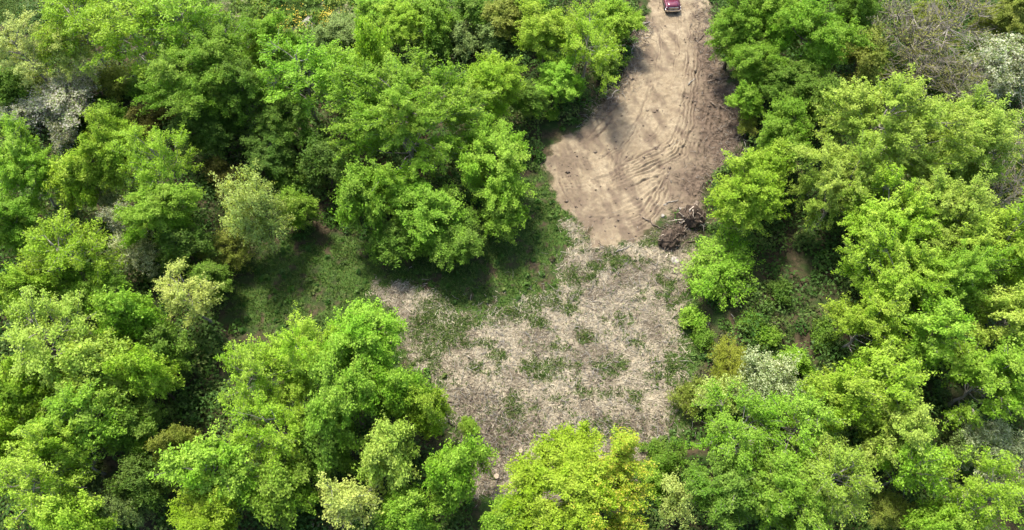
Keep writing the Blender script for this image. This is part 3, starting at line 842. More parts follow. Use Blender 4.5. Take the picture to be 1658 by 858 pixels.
S('shrub', 1600, 190, 34, 'mid', 'green shrub just below the silvery white tree')
S('shrub', 1640, 275, 32, 'mid', 'dark green shrub on the right edge between two bare twiggy trees')
# ---- lower right
S('fine', 1183, 588, 44, 'gold', 'yellowish olive shrub at the lower right corner of the clearing', H=4)
S('fine', 1115, 640, 30, 'olive', 'olive shrub on the right rim of the clearing above the yellow maple', H=3)
S('fine', 1245, 622, 64, 'cream', 'cream topped tree below the shaded hollow', name='tree', H=9)
S('fine', 1165, 640, 36, 'willow', 'pale feathery shrub left of the cream topped tree', H=6)
T('open', 1190, 705, 84, 'green', 'fine leaved green tree below the cream topped tree', H=11)
T('open', 1290, 690, 78, 'bright', 'green tree right below the cream topped tree', H=12)
T('plume', 1420, 635, 70, 'lime', 'lime tree with upright tips left of the dark gap', H=13)
T('plume', 1355, 650, 56, 'lime', 'lime tree between the cream topped tree and the dark gap', H=12)
T('plume', 1450, 705, 58, 'soft', 'pale tree left of the dark gap with fingerlike twigs', H=12)
T('open', 1345, 775, 76, 'soft', 'pale green tree with white limbs at the bottom right', H=14)
T('plume', 1270, 800, 66, 'green', 'green tree at the bottom edge right of the yellow maple and a smaller pale shrub', H=11)
T('plume', 1180, 795, 60, 'mid', 'darker green tree at the bottom edge next to the pale shrub', H=9)
T('open', 1475, 760, 56, 'bright', 'airy bright tree left of the cream shrub at the bottom right', H=12)
S('fine', 1440, 830, 44, 'olive', 'olive brown shrub at the bottom edge between two airy trees', H=5)
S('fine', 1605, 722, 60, 'cream', 'cream shrub near the right edge at the bottom', H=6)
S('fine', 1555, 735, 30, 'sage', 'grey green shrub left of the cream shrub at the right edge', H=5)
T('open', 1580, 800, 74, 'lime', 'lime tree with long white limb in the bottom right corner', H=13)
T('bare', 1650, 780, 40, 'twig', 'bare dark twigged tree cut by the right edge at the bottom', H=7)
T('leafy', 1520, 850, 50, 'bright', 'bright green tree on the bottom edge near the right corner', H=9)
S('fine', 1092, 812, 34, 'willow', 'pale willowy shrub at the bottom edge right of the yellow maple', H=6)
S('fine', 1085, 745, 30, 'mid', 'dark green shrub touching the right side of the yellow maple', H=3.5)
S('shrub', 1058, 775, 34, 'green', 'green shrub between the yellow maple and the pale willowy shrub')
S('shrub', 1062, 725, 20, 'mid', 'little dark shrub at the upper right of the yellow maple')
# ---- bottom
MAPLE = T('leafy', 940, 786, 138, 'yellow', 'round yellow flowering maple at the bottom of the clearing', H=13, own=915, name='tree')
T('leafy', 830, 840, 48, 'bright', 'bright green tree on the bottom edge left of the yellow maple', H=9)
T('leafy', 738, 762, 58, 'bright', 'green tree on the lower left rim of the clearing', H=11)
T('leafy', 632, 738, 56, 'soft', 'pale green tree at the bottom below the lower central tree', H=12)
T('open', 560, 815, 56, 'pale', 'pale airy tree on the bottom edge left of centre', H=11)
T('leafy', 660, 830, 50, 'bright', 'bright green tree on the bottom edge between two pale ones', H=9)
T('leafy', 760, 690, 18, 'green', 'little green tree at the lower left rim beside the cut stumps', H=3)
T('leafy', 588, 555, 74, 'bright', 'tallest tree of the lower central group, nearest the pale mulch', H=14.5, own=906)
T('plume', 500, 592, 72, 'lime', 'lime tree left of the tallest in the lower central group', H=13)
T('open', 415, 610, 70, 'lime', 'broad lime tree at the left end of the lower central group', H=14)
T('leafy', 560, 640, 78, 'bright', 'green tree below the tallest in the lower central group', H=14)
T('leafy', 650, 635, 48, 'bright', 'green tree right of the lower central group, over the mulch edge', H=12)
T('leafy', 690, 660, 40, 'lime', 'small lime tree jutting out over the mulch at the left', H=11)
T('open', 440, 690, 72, 'lime', 'lime tree under the left end of the lower central group', H=13)
T('leafy', 525, 715, 60, 'mid', 'shaded green tree in the middle of the lower group', H=10)
T('plume', 350, 765, 74, 'bright', 'bright green tree at the bottom left with rounded crown', H=12)
T('leafy', 460, 790, 60, 'green', 'green tree at the bottom between rounded crown and pale airy tree', H=10)
T('leafy', 285, 720, 34, 'olive', 'small olive green tree left of the bottom left rounded crown', H=8)
T('leafy', 330, 852, 70, 'yellow', 'yellow green tree cut by the bottom edge at the left', H=11)
# ---- left
T('open', 305, 478, 58, 'pale', 'pale small tree leaning left over the shadowed grass', H=11, own=907, lean=None)
T('leafy', 205, 515, 48, 'bright', 'bright green tree left of the pale leaning tree', H=12)
T('leafy', 260, 560, 50, 'mid', 'shaded green tree under the pale leaning tree', H=8)
T('open', 90, 560, 92, 'soft', 'wide pale tree at the left with layered sprays', H=14)
T('leafy', 150, 595, 60, 'soft', 'pale green tree at the lower right of the wide pale layered tree', H=13)
T('leafy', 232, 605, 48, 'lime', 'lime tree at the left above the dark hollow', H=12)
T('leafy', 40, 480, 50, 'lime', 'lime tree on the left edge above the wide pale layered tree', H=12)
T('leafy', 35, 640, 56, 'lime', 'lime tree on the left edge below the wide pale layered tree', H=12)
T('plume', 135, 680, 66, 'bright', 'green tree left of the dark hollow in the lower left', H=12)
T('leafy', 215, 690, 48, 'mid', 'dark green tree in the lower left hollow', H=8)
T('open', 60, 780, 82, 'lime', 'lime tree in the bottom left corner', H=13)
T('plume', 100, 730, 48, 'lime', 'lime tree just above the bottom left corner tree', H=12)
T('leafy', 15, 720, 40, 'lime', 'lime tree cut by the left edge near the bottom', H=11)
S('fine', 185, 825, 44, 'sage', 'grey green shrub on the bottom edge near the left corner', H=7)
T('leafy', 230, 780, 48, 'deep', 'deep green shaded tree at the bottom left', H=7)
T('leafy', 110, 845, 56, 'lime', 'lime tree on the bottom edge in the left corner', H=11)
T('open', 105, 415, 80, 'lime', 'broad lime tree at the left, below the white blossoming shrubs', H=14)
T('plume', 35, 270, 60, 'bright', 'bright green tree on the left edge above its middle', H=13)
T('leafy', 25, 365, 56, 'green', 'green tree on the left edge at mid height', H=11)
T('leafy', 180, 245, 56, 'lime', 'lime tree below the dark yellow flecked shrub', H=13)
T('leafy', 125, 290, 46, 'lime', 'small lime tree between two larger ones at the left', H=11)
T('open', 255, 265, 64, 'lime', 'lime tree right of the one below the dark flecked shrub', H=14)
T('leafy', 265, 345, 66, 'bright', 'green tree above the deep shade at the left', H=11)
T('leafy', 300, 400, 45, 'deep', 'deep green tree in the shade left of the pale willowy tree', H=7)
S('fine', 210, 362, 38, 'grey', 'white blossoming shrub among lime trees at the left', H=7)
S('fine', 222, 415, 42, 'cream', 'cream blossoming shrub below the white blossoming one', H=6)
S('fine', 180, 325, 20, 'cream', 'small cream shrub above the white blossoming one', H=6)
S('fine', 412, 345, 62, 'willow', 'pale willowy tree alone in the shade at the left of the clearing', name='tree', H=13)
S('fine', 375, 405, 46, 'olive', 'olive green shrub under the pale willowy tree', H=5)
T('leafy', 480, 335, 36, 'green', 'small green tree right of the pale willowy tree', H=6)
S('shrub', 365, 285, 40, 'rust', 'dark shrub flecked with yellow above the pale willowy tree')
S('shrub', 470, 290, 36, 'mid', 'dark green shrub up left of the small green tree')
T('leafy', 150, 460, 60, 'green', 'shaded green tree below the broad lime tree at the left', H=9)
T('leafy', 340, 450, 36, 'mid', 'dark tree right behind the pale leaning tree', H=6)
print('tree tris', TRI[0], 'meshes', len(CACHE))

# yellow flower tufts on the maple
mroot, mcrown, mb_ = MAPLE
g = np.random.default_rng(9)
cv = np.empty(len(mcrown.data.vertices) * 3, np.float32); mcrown.data.vertices.foreach_get('co', cv); cv = cv.reshape(-1, 3)
rz_ = mroot.rotation_euler[2]
wx = cv[:, 0] * math.cos(rz_) - cv[:, 1] * math.sin(rz_); wy = cv[:, 0] * math.sin(rz_) + cv[:, 1] * math.cos(rz_)
cand = np.where((cv[:, 2] > 5.0) & (wx - wy * 0.3 + g.normal(0, 0.9, len(cv)) > 1.6))[0]
pick = cand[g.random(len(cand)) < 0.03]
rep = np.repeat(pick, 4)
C = cv[rep] + g.normal(0, 0.10, (len(rep), 3)) + np.array([0, 0, .08])
rng = g
V, F = leaf_quads(C, g.normal(0, .5, (len(rep), 3)) + np.array([0, 0, 1]), g.uniform(.10, .17, len(rep)), 0.8)
bl = mesh_np('blossom', V, F, M_BLOSSOM, k=3); set_face_attr(bl, 'tone', g.random(len(rep)))
o = link('blossom', bl, mroot); o.color = (0.46, 0.44, 0.04, 1); o['label'] = 'yellow flower clusters on the right half of the crown'

# ------------------------------------------------------------------ meadow flowers and the pale slab
g = np.random.default_rng(21); rng = g
fl = []
for (px, py, sp, k) in ((478, 30, 22, 40), (520, 32, 12, 30), (536, 28, 9, 24), (527, 40, 10, 20), (490, 48, 16, 26), (465, 42, 30, 40), (440, 30, 40, 40), (540, 12, 40, 20)):
    for _ in range(k):
        p, _t = at(px + g.normal(0, sp * .5), py + g.normal(0, sp * .35))
        fl.append((p[0], p[1], ground_z(p[0], p[1]) + g.uniform(.3, .6)))
fl = np.array(fl); rep = np.repeat(np.arange(len(fl)), 3)
C = fl[rep] + g.normal(0, .14, (len(rep), 3))
V, F = leaf_quads(C, g.normal(0, .4, (len(rep), 3)) + np.array([0, 0, 1]), g.uniform(.09, .15, len(rep)), .9)
fm_ = mesh_np('wildflowers', V, F, M_GRASS, k=3); set_face_attr(fm_, 'tone', g.random(len(rep)) * .4)
set_face_attr(fm_, 'tint', np.tile([0.62, 0.50, 0.02, 1], (len(rep), 1)), 'FLOAT_COLOR')
tag(link('wildflowers', fm_), 'yellow wildflowers scattered round the pale slab in the meadow', 'wildflowers', kind='stuff')

def rock(px, py, sx, sy, sz, label, seed, name='boulder', mat=None, cat='rock'):
    p, _t = at(px, py); g = random.Random(seed); mb = MB(); secs = []
    n = 14
    prof = [(-.3, .8), (0.15, 1.0), (.6, .95), (.9, .72), (1.0, .35)]
    base = [1 + g.uniform(-.22, .22) for _ in range(n)]
    for z, r in prof:
        secs.append([(math.cos(2 * math.pi * k / n) * sx * r * base[k] + g.uniform(-.03, .03) * sx, math.sin(2 * math.pi * k / n) * sy * r * base[k], z * sz + g.uniform(-.05, .05) * sz) for k in range(n)])
    mb.loft(secs)
    o = mb.build(name, mat or M_STONE, loc=(p[0], p[1], ground_z(p[0], p[1])))
    tag(o, label, cat)
    return o
rock(500, 38, 1.0, 1.3, 0.16, 'pale flat stone slab among the yellow wildflowers', 3)
rock(1073, 350, .20, .22, .2, 'small pale stone on the rutted earth left of the root ball', 5)
rock(1092, 422, .45, .50, .10, 'flat pale stone in the mulch below the root balls', 7)
rock(1100, 339, .18, .18, .22, 'small white stone just above the larger root ball', 8)

# ------------------------------------------------------------------ stumps, logs, loose branches, uprooted root balls
def stump(px, py, r, h, label, seed):
    p, _t = at(px, py); g = random.Random(seed)
    root = empty('tree_stump', (p[0], p[1], ground_z(p[0], p[1])), g.uniform(0, 6))
    tag(root, label, 'stump', 'cut stumps at the lower end of the clearing')
    n = 14; wob_ = [1 + g.uniform(-.12, .12) for _ in range(n)]
    def ring(rr, z): return [(math.cos(2 * math.pi * k / n) * rr * wob_[k], math.sin(2 * math.pi * k / n) * rr * wob_[k], z) for k in range(n)]
    mb = MB(); mb.loft([ring(r * 1.7, -.15), ring(r * 1.25, .06), ring(r, h * .5), ring(r * .96, h)]); mb.build('bark', M_BARK, root)
    mc = MB(); mc.loft([ring(r * .90, h - .02), ring(r * .88, h + .015)]); mc.build('cut_face', M_CUT, root)
    for k in range(4):
        a = k * 1.57 + g.uniform(-.5, .5); ml = MB()
        ml.tube([(math.cos(a) * r * .8, math.sin(a) * r * .8, .15), (math.cos(a) * r * 1.7, math.sin(a) * r * 1.7, .04), (math.cos(a + .2) * r * 2.6, math.sin(a + .2) * r * 2.6, -.08)], [r * .35, r * .22, r * .08], 6)
        ml.build('root', M_BARK, root)
stump(785, 735, .24, .35, 'pale topped stump nearest the green tree on the lower left rim', 1)
stump(775, 722, .20, .30, 'pale topped stump above another, at the lower left rim', 2)
stump(843, 731, .24, .30, 'pale topped stump at the left side of the yellow maple', 3)
stump(838, 738, .16, .22, 'small stump close beside the pale topped one near the maple', 4)
stump(804, 772, .26, .30, 'lowest pale topped stump, by itself in the dark mulch', 5)
stump(762, 707, .20, .26, 'pale stump beside the little green tree at the left rim', 6)

def log(p0, p1, r, label, seed, mat=M_BARK, name='log', cat='log', sag=0.05, z0=None, z1=None, cut=True, wig=.05, group=None):
    g = random.Random(seed)
    a, _ = at(*p0); b, _ = at(*p1)
    a[2] = ground_z(a[0], a[1]) + r * .7 if z0 is None else z0; b[2] = ground_z(b[0], b[1]) + r * .7 if z1 is None else z1
    L = np.linalg.norm(b - a); pts = []; rad = []
    n = 7
    for k in range(n):
        f = k / (n - 1); q = a * (1 - f) + b * f
        if z0 is None: q[2] = max(q[2], ground_z(q[0], q[1]) + r * .6)
        e = 0 if k in (0, n - 1) else 1
        pts.append((q[0] + g.uniform(-wig, wig) * L * e - a[0], q[1] + g.uniform(-wig, wig) * L * e - a[1], q[2] + g.uniform(0, wig * .4) * L * e - a[2]))
        rad.append(r * (1 - .55 * f))
    root = empty(name, tuple(a)); tag(root, label, cat, group)
    mb = MB(); mb.tube(pts, rad, 8); mb.build('stem', mat, root, True)
    if cut:
        t = (Vector(pts[1]) - Vector(pts[0])).normalized(); mc = MB()
        mc.tube([Vector(pts[0]) - t * .015, Vector(pts[0]) + t * .03], [rad[0] * .92, rad[0] * .9], 8); mc.build('cut_face', M_CUT, root)
    for k in range(g.randint(1, 3)):
        j = g.randint(2, 5); q = Vector(pts[j]); mt = MB()
        d = Vector((g.uniform(-1, 1), g.uniform(-1, 1), g.uniform(.1, .5))).normalized() * L * g.uniform(.1, .25)
        mt.tube([q, q + d * .5 + Vector((0, 0, .03)), q + d], [rad[j] * .6, rad[j] * .4, rad[j] * .15], 5); mt.build('side_branch', mat, root, True)
LG = 'loose branches lying on the ground'
log((1022, 93), (1030, 62), .09, 'pale bent branch on the left bank of the road', 1, M_PALEBARK, 'fallen_branch', 'branch', wig=.09, cut=False, group=LG)
log((1040, 40), (1052, 37), .12, 'short pale log at the left road edge near the truck', 2, M_PALEBARK, 'log', 'log', group=LG)
log((1114, 138), (1126, 127), .09, 'pale stick lying on the right edge of the sandy track', 3, M_PALEBARK, 'fallen_branch', 'branch', group=LG)
log((1145, 132), (1180, 126), .10, 'brown branch across the dark earth bank on the right', 4, M_ROOT, 'fallen_branch', 'branch', wig=.06, group=LG)
log((1130, 66), (1150, 52), .10, 'brown branch on the right road edge facing the truck', 5, M_ROOT, 'fallen_branch', 'branch', wig=.06, group=LG)
log((1150, 165), (1190, 190), .09, 'long brown root lying below the branch on the dark bank', 6, M_ROOT, 'fallen_branch', 'branch', wig=.07, cut=False, group=LG)
log((1000, 150), (980, 172), .08, 'grey stick on the left bank low by the tall road side tree', 7, M_PALEBARK, 'fallen_branch', 'branch', wig=.07, cut=False, group=LG)
log((715, 668), (735, 690), .13, 'dark sloping log jutting from the trees on the left rim', 8, M_BARK, 'log', 'log', z0=1.6, z1=.1, group=LG)
log((1083, 690), (1094, 672), .10, 'dark curved branch at the lower right of the clearing', 9, M_BARK, 'fallen_branch', 'branch', wig=.08, group=LG)
log((998, 408), (1022, 397), .09, 'pale branch at the lower end of the bare earth', 10, M_PALEBARK, 'fallen_branch', 'branch', wig=.06, cut=False, group=LG)
log((1077, 418), (1090, 402), .07, 'pale stick just below the lower root ball', 11, M_PALEROOT, 'fallen_branch', 'branch', cut=False, group=LG)
log((1074, 332), (1098, 324), .08, 'grey branch lying on the ruts above the root balls', 12, M_PALEBARK, 'fallen_branch', 'branch', cut=False, group=LG)
log((1040, 352), (1075, 372), .10, 'long brown limb spilling left of the larger root ball', 21, M_ROOT, 'fallen_branch', 'branch', wig=.07, group=LG)
log((1128, 385), (1096, 405), .09, 'brown limb lying right below the root balls', 22, M_ROOT, 'fallen_branch', 'branch', wig=.07, group=LG)
log((1062, 712), (1068, 704), .10, 'short pale log right of the yellow maple top', 13, M_PALEBARK, 'log', 'log', group=LG)
log((808, 752), (802, 764), .06, 'thin pale branch above the lowest stump', 14, M_PALEROOT, 'fallen_branch', 'branch', wig=.1, cut=False, group=LG)
log((755, 595), (765, 600), .06, 'thin grey stick in the pale mulch at the left', 16, M_PALEBARK, 'fallen_branch', 'branch', cut=False, group=LG)
log((1000, 615), (1012, 608), .05, 'thin pale stick in the middle of the mulch', 17, M_PALEROOT, 'fallen_branch', 'branch', cut=False, group=LG)

def root_ball(px, py, size, label, seed, pale, nroots, tilt):
    g = random.Random(seed); p, _t = at(px, py)
    root = empty('uprooted_root_ball', (p[0], p[1], ground_z(p[0], p[1])), 0)
    tag(root, label, 'root ball', 'uprooted root balls at the end of the bare earth')
    # clinging soil: a lumpy tilted disc
    mb = MB(); n, rings = 18, 7; secs = []
    rot = Matrix.Rotation(tilt, 3, 'X') @ Matrix.Rotation(g.uniform(-.3, .3), 3, 'Y')
    for r_ in range(rings):
        f = r_ / (rings - 1); ph = (f - .5) * math.pi * .96
        secs.append([tuple(rot @ Vector((math.cos(ph) * math.cos(2 * math.pi * k / n) * size * .55 * g.uniform(.72, 1.2), math.cos(ph) * math.sin(2 * math.pi * k / n) * size * .55 * g.uniform(.72, 1.2), math.sin(ph) * size * .30 * g.uniform(.8, 1.2))) + Vector((0, 0, size * .32))) for k in range(n)])
    mb.loft(secs); mb.build('soil_clump', M_SOIL, root)
    for k in range(nroots):
        a = g.uniform(0, 6.283); L = size * g.uniform(.3, .85); d = rot @ Vector((math.cos(a), math.sin(a), g.uniform(-.2, .7)))
        q = Vector((0, 0, size * .32)) + d * size * .30; pts = [q]
        for s_ in range(6):
            d = (d + Vector((g.uniform(-.9, .9), g.uniform(-.9, .9), g.uniform(-.75, .5)))).normalized()
            q = q + d * L / 6
            q.z = max(q.z, .03); pts.append(q.copy())
        r0 = size * g.uniform(.012, .038)
        mr_ = MB(); mr_.tube(pts, [r0 * (1 - .85 * s_ / 6) for s_ in range(7)], 6)
        mr_.build('root', M_PALEROOT if g.random() < pale else M_ROOT, root, True)
    ms = MB()
    dv = rot @ Vector((0.2, 0.1, -1)); e = Vector((0, 0, size * .3)) + Vector((dv.x, dv.y, abs(dv.z) * .15)) * size * .9
    ms.tube([Vector((0, 0, size * .32)), Vector((0, 0, size * .3)) * .5 + e * .5, e], [size * .14, size * .11, size * .10], 10)
    ms.build('stem', M_ROOT, root, True)
root_ball(1117, 360, 2.7, 'larger uprooted root ball with pale twisted roots beside the lime tree', 3, .42, 44, R(55))
root_ball(1082, 394, 2.1, 'smaller dark uprooted root ball below and left of the larger one', 5, .10, 30, R(40))
root_ball(1100, 378, 1.1, 'smallest tangle of roots lying between the two uprooted root balls', 8, .35, 22, R(30))

# brush and root litter along the road banks
g = np.random.default_rng(31)
def litter(pts, w, n, lab, pale, lmin=.3, lmax=1.2):
    P = atl(pts); seg = np.linalg.norm(np.diff(P, axis=0), axis=1); cum = np.concatenate([[0], np.cumsum(seg)])
    u = g.uniform(0, cum[-1], n)
    x = np.interp(u, cum, P[:, 0]) + g.normal(0, w * .5, n); y = np.interp(u, cum, P[:, 1]) + g.normal(0, w * .5, n)
    z = lookup(Z, x, y) + g.uniform(0.02, .22, n)
    A = np.stack([x, y, z], 1); ang = g.uniform(0, 6.283, n); L = g.uniform(lmin, lmax, n)
    mid = A + np.stack([np.cos(ang) * L * .5, np.sin(ang) * L * .5, g.normal(0.04, .08, n)], 1)
    a2 = ang + g.normal(0, .5, n)
    B = mid + np.stack([np.cos(a2) * L * .5, np.sin(a2) * L * .5, g.normal(-.04, .08, n)], 1)
    r = g.uniform(.012, .045, n)
    v1, f1 = twigs_np(A, mid, r, r * .8); v2, f2 = twigs_np(mid, B, r * .8, r * .3)
    me = mesh_np('brush_litter', np.concatenate([v1, v2]), np.concatenate([f1, f2 + len(v1)]), M_ROOT)
    me.materials.append(M_PALEBARK)
    mi = np.repeat((g.random(n) < pale).astype(np.int32), 3); me.polygons.foreach_set('material_index', np.concatenate([mi, mi]))
    tag(link('brush_litter', me), lab, 'brush', kind='stuff')
litter([(1040, 40), (1025, 85), (1005, 130), (980, 165), (950, 190)], 2.0, 900, 'broken twigs and roots along the left road bank', .35)
litter([(1140, 10), (1140, 70), (1165, 120), (1190, 190), (1185, 250), (1150, 300)], 2.2, 1300, 'broken roots and twigs along the right road bank', .18)
litter([(1125, 352), (1105, 368), (1080, 395)], 1.6, 620, 'dark broken roots heaped round the uprooted root balls', .15, .2, .8)
litter([(1150, 150), (1160, 200), (1140, 260), (1120, 310), (1090, 350)], 3.2, 500, 'roots and clods scattered on the dark earth below the bank', .12, .2, .8)
litter([(760, 600), (850, 560), (960, 500), (1050, 450), (1040, 560), (960, 640), (850, 650)], 7.0, 900, 'pale sticks strewn over the mulched clearing', .75, .3, 1.3)
litter([(770, 700), (800, 740), (820, 780)], 3.2, 700, 'dark twigs strewn round the cut stumps', .3, .2, .9)
litter([(850, 700), (1000, 690), (1080, 690)], 2.6, 700, 'twigs strewn above the yellow maple', .4, .2, .8)
litter([(720, 650), (760, 640), (830, 700)], 2.0, 400, 'twigs strewn on the left rim of the mulch', .35, .2, .9)

# earth clods on the scraped track: one loose mass
n = 2600
u = g.uniform(0, 1, n)
x = g.uniform(-2, 34, n); y = g.uniform(40, 94, n)
k = (lookup(dirt, x, y) > .5) & (g.random(n) < .25 + .75 * lookup(dark, x, y))
x, y = x[k], y[k]; n = len(x); z = lookup(Z, x, y)
OCT = np.array([(1, 0, 0), (0, 1, 0), (-1, 0, 0), (0, -1, 0), (0, 0, .8), (0, 0, -.5)])
OF = np.array([(0, 1, 4), (1, 2, 4), (2, 3, 4), (3, 0, 4), (1, 0, 5), (2, 1, 5), (3, 2, 5), (0, 3, 5)])
s_ = g.gamma(2, .045, n)[:, None, None] + .03
V = np.stack([x, y, z], 1)[:, None, :] + (OCT[None] * g.uniform(.6, 1.3, (n, 6, 1))) * s_
F = (OF[None] + (np.arange(n) * 6)[:, None, None]).reshape(-1, 3)
clod = mesh_np('earth_clods', V.reshape(-1, 3), F, M_ROOT, k=3)
tag(link('earth_clods', clod), 'loose earth clods scattered over the scraped track', 'clods', kind='stuff')

# ------------------------------------------------------------------ pickup truck
def plain(name, col, rough=.5, metal=0.0, coat=0.0, spec=.5):
    m, nt, b = new_mat(name)
    tc = nd(nt, 'ShaderNodeTexCoord')
    nt.links.new(mixc(nt, maprange(nt, noise_n(nt, tc.outputs['Object'], 2.5, 6, .65), .5, .8, 0, .25), col, (0.36, 0.29, 0.21)), b.inputs['Base Color'])
    b.inputs['Roughness'].default_value = rough; b.inputs['Metallic'].default_value = metal
    b.inputs['Coat Weight'].default_value = coat; b.inputs['Specular IOR Level'].default_value = spec
    return m
M_PAINT = plain('maroon_paint', (0.115, 0.010, 0.030), .35, .25, .6)
M_CHROME = plain('chrome', (0.62, 0.62, 0.63), .18, 1.0)
M_GLASS = plain('tinted_glass', (0.012, 0.014, 0.017), .06, 0, 0, .8)
M_BLACK = plain('black_plastic', (0.018, 0.018, 0.02), .6)
M_RUBBER = plain('tyre_rubber', (0.022, 0.021, 0.02), .85)
M_LAMP = plain('lamp_lens', (0.72, 0.73, 0.74), .08, 0, .5)
M_RED = plain('tail_lens', (0.35, 0.01, 0.01), .15)
p, _t = at(1087, 24, 0)
truck = empty('pickup_truck', (p[0], p[1] + 3.0, 0.0), R(3))
truck.scale = (1.03, 1.03, 1.03)
tag(truck, 'dark red pickup truck parked on the sandy road at the top edge', 'pickup truck')
# built facing -Y, front at y=-2.85, length 5.7, width 2.0
def rsec(y, hw, z0, z1, r=.12, crown_=.0):       # rounded cross section, counter clockwise
    return [(-hw + r, y, z0), (hw - r, y, z0), (hw, y, z0 + r), (hw, y, z1 - r), (hw - r, y, z1), (hw * .5, y, z1 + crown_ * .8), (0, y, z1 + crown_), (-hw * .5, y, z1 + crown_ * .8), (-hw + r, y, z1), (-hw, y, z1 - r), (-hw, y, z0 + r)]
mb = MB()
mb.loft([rsec(-2.72, .88, .50, .98, .14, .02), rsec(-2.60, .95, .42, 1.06, .12, .02), rsec(-2.2, .98, .40, 1.10, .10, .02), rsec(-1.15, .99, .40, 1.12, .10, .02), rsec(-1.0, .99, .40, 1.12, .08, .0), rsec(.95, .99, .40, 1.12, .08, 0)])
mb.build('body', M_PAINT, truck, True)
mb = MB()
mb.loft([[(-.80, -2.66, 1.07), (-.42, -2.69, 1.09), (0, -2.70, 1.095), (.42, -2.69, 1.09), (.80, -2.66, 1.07)], [(-.84, -2.2, 1.135), (-.45, -2.2, 1.19), (0, -2.2, 1.175), (.45, -2.2, 1.19), (.84, -2.2, 1.135)],
         [(-.86, -1.15, 1.165), (-.46, -1.15, 1.235), (0, -1.15, 1.22), (.46, -1.15, 1.235), (.86, -1.15, 1.165)]], cap=False, closed=False)
hood = mb.build('hood', M_PAINT, truck, True)
sm = hood.modifiers.new('thick', 'SOLIDIFY'); sm.thickness = .04
mb = MB()                                          # cab: pillars and roof
def csec(y, hb, zb, ht, zt): return [(-hb, y, zb), (hb, y, zb), (ht, y, zt), (ht * .6, y, zt + .03), (-ht * .6, y, zt + .03), (-ht, y, zt)]
mb.loft([csec(-1.12, .90, 1.10, .86, 1.16), csec(-.42, .93, 1.10, .74, 1.80), csec(-.20, .93, 1.10, .75, 1.87), csec(.60, .93, 1.10, .75, 1.88), csec(.80, .93, 1.10, .73, 1.80), csec(.95, .92, 1.10, .84, 1.2)])
mb.build('cab', M_PAINT, truck)
def pane(name, pts, thick, mat=M_GLASS):
    q = [Vector(v) for v in pts]; nrm = (q[1] - q[0]).cross(q[2] - q[0]).normalized()
    m_ = MB(); m_.loft([[v - nrm * .01 for v in q], [v + nrm * thick for v in q]]); return m_.build(name, mat, truck)
pane('windshield', [(-.80, -1.085, 1.20), (.80, -1.085, 1.20), (.69, -.46, 1.785), (-.69, -.46, 1.785)], .012)
pane('rear_window', [(.72, .935, 1.25), (-.72, .935, 1.25), (-.66, .815, 1.76), (.66, .815, 1.76)], .012)
for s in (1, -1):
    for (y0, y1, y2, y3) in ((-.85, .02, .02, -.40), (.08, .72, .66, .08)):
        a = [(s * .925, y0, 1.16), (s * .925, y1, 1.16), (s * .765, y2, 1.76), (s * .765, y3, 1.76)]
        pane('side_window', a if s > 0 else a[::-1], .012)
    for (y0, y1) in ((-.95, .04), (.06, .88)):
        m_ = MB(); m_.box((s * .985 if s > 0 else -1.0, y0, .48), (1.0 if s > 0 else -.985, y1, 1.07)); d_ = m_.build('door', M_PAINT, truck)
        m_ = MB(); m_.box((s * 1.0 if s > 0 else -1.03, y1 - .22, .94), (1.03 if s > 0 else -1.0, y1 - .06, .985)); m_.build('handle', M_CHROME, d_)
    m_ = MB(); m_.loft([[(s * .95, -.92, 1.16), (s * .95, -.84, 1.16), (s * .95, -.84, 1.22), (s * .95, -.92, 1.22)], [(s * 1.05, -.95, 1.14), (s * 1.05, -.83, 1.14), (s * 1.05, -.83, 1.34), (s * 1.05, -.95, 1.34)], [(s * 1.22, -.93, 1.15), (s * 1.22, -.84, 1.15), (s * 1.22, -.84, 1.33), (s * 1.22, -.93, 1.33)]])
    m_.build('mirror', M_CHROME, truck)
    m_ = MB(); m_.loft([[(s * .60, -2.74, .80), (s * .90, -2.66, .80), (s * .92, -2.62, 1.0), (s * .60, -2.72, 1.0)], [(s * .60, -2.60, .80), (s * .92, -2.5, .80), (s * .94, -2.45, 1.0), (s * .60, -2.58, 1.03)]])
    m_.build('headlight', M_LAMP, truck)
    m_ = MB(); m_.box((min(s * .80, s * .97), 2.79, .75), (max(s * .80, s * .97), 2.87, 1.10)); m_.build('taillight', M_RED, truck)
    m_ = MB(); m_.box((min(s * .93, s * 1.0), -1.0, .36), (max(s * .93, s * 1.06), .95, .42)); m_.build('running_board', M_BLACK, truck)
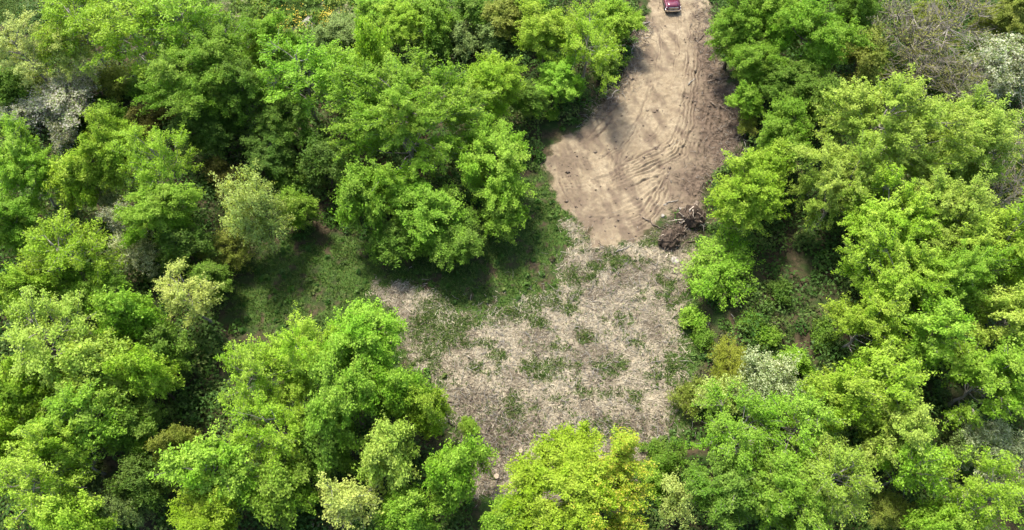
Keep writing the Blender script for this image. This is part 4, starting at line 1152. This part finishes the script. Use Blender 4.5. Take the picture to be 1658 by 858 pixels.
# grille and bumpers
m_ = MB(); m_.loft([[(-.58, -2.76, .70), (.58, -2.76, .70), (.58, -2.76, 1.04), (-.58, -2.76, 1.04)], [(-.56, -2.66, .70), (.56, -2.66, .70), (.56, -2.66, 1.04), (-.56, -2.66, 1.04)]]); gr = m_.build('grille', M_BLACK, truck)
for z in (.72, .80, .88, .96, 1.03):
    m_ = MB(); m_.box((-.56, -2.785, z - .018), (.56, -2.765, z + .018)); m_.build('bar', M_CHROME, gr)
m_ = MB(); secs = []
for x_, y_ in ((-1.0, -2.45), (-.98, -2.68), (-.75, -2.82), (0, -2.87), (.75, -2.82), (.98, -2.68), (1.0, -2.45)):
    secs.append([(x_, y_, .45), (x_, y_, .68), (x_ * .96, y_ + .12, .70), (x_ * .96, y_ + .12, .45)])
m_.loft(secs); fb = m_.build('front_bumper', M_CHROME, truck)
m_ = MB(); m_.box((-.7, -2.84, .34), (.7, -2.60, .45)); m_.build('air_dam', M_BLACK, fb)
m_ = MB(); m_.box((-.95, 2.80, .48), (.95, 2.98, .66)); m_.build('rear_bumper', M_CHROME, truck)
# bed: floor and three walls, tailgate
m_ = MB()
for s in (1, -1):
    m_.loft([[(s * .99, .97, .45), (s * .99, .97, 1.16), (s * .86, .97, 1.16), (s * .86, .97, .45)], [(s * .98, 2.78, .50), (s * .98, 2.78, 1.16), (s * .86, 2.78, 1.16), (s * .86, 2.78, .50)]])
m_.box((-.855, .97, .55), (.855, 2.77, .62)); m_.box((-.855, .965, .625), (.855, 1.02, 1.155))
m_.build('bed', M_PAINT, truck)
m_ = MB(); m_.box((-.79, 2.75, .60), (.79, 2.84, 1.15)); m_.build('tailgate', M_PAINT, truck)
for s in (1, -1):
    for y_ in (-1.78, 1.82):
        w = empty('wheel', (s * .86, y_, .38)); w.parent = truck
        prof = [(-.13, .26), (-.13, .36), (-.09, .385), (.09, .385), (.13, .36), (.13, .26)]
        m_ = MB(); m_.loft([[(x_, math.cos(2 * math.pi * k / 24) * r_, math.sin(2 * math.pi * k / 24) * r_) for k in range(24)] for x_, r_ in prof]); m_.build('tyre', M_RUBBER, w, True)
        m_ = MB(); m_.loft([[(s * x_, math.cos(2 * math.pi * k / 24) * r_, math.sin(2 * math.pi * k / 24) * r_) for k in range(24)] for x_, r_ in ((.0, .25), (.135, .25), (.11, .18), (.14, .07), (.15, .03))]); m_.build('rim', M_CHROME, w)
        m_ = MB()                                   # dark wheel arch lip
        secs = [[(s * (.955 if i_ == 0 else 1.035), y_ + math.cos(a_) * .47, .40 + math.sin(a_) * .47) for a_ in [math.pi * k / 12 for k in range(13)]] + [(s * (.955 if i_ == 0 else 1.035), y_ + math.cos(a_) * .41, .40 + math.sin(a_) * .41) for a_ in [math.pi * (12 - k) / 12 for k in range(13)]] for i_ in (0, 1)]
        m_.loft(secs); m_.build('wheel_arch', M_BLACK, truck)
bpy.context.view_layer.update()
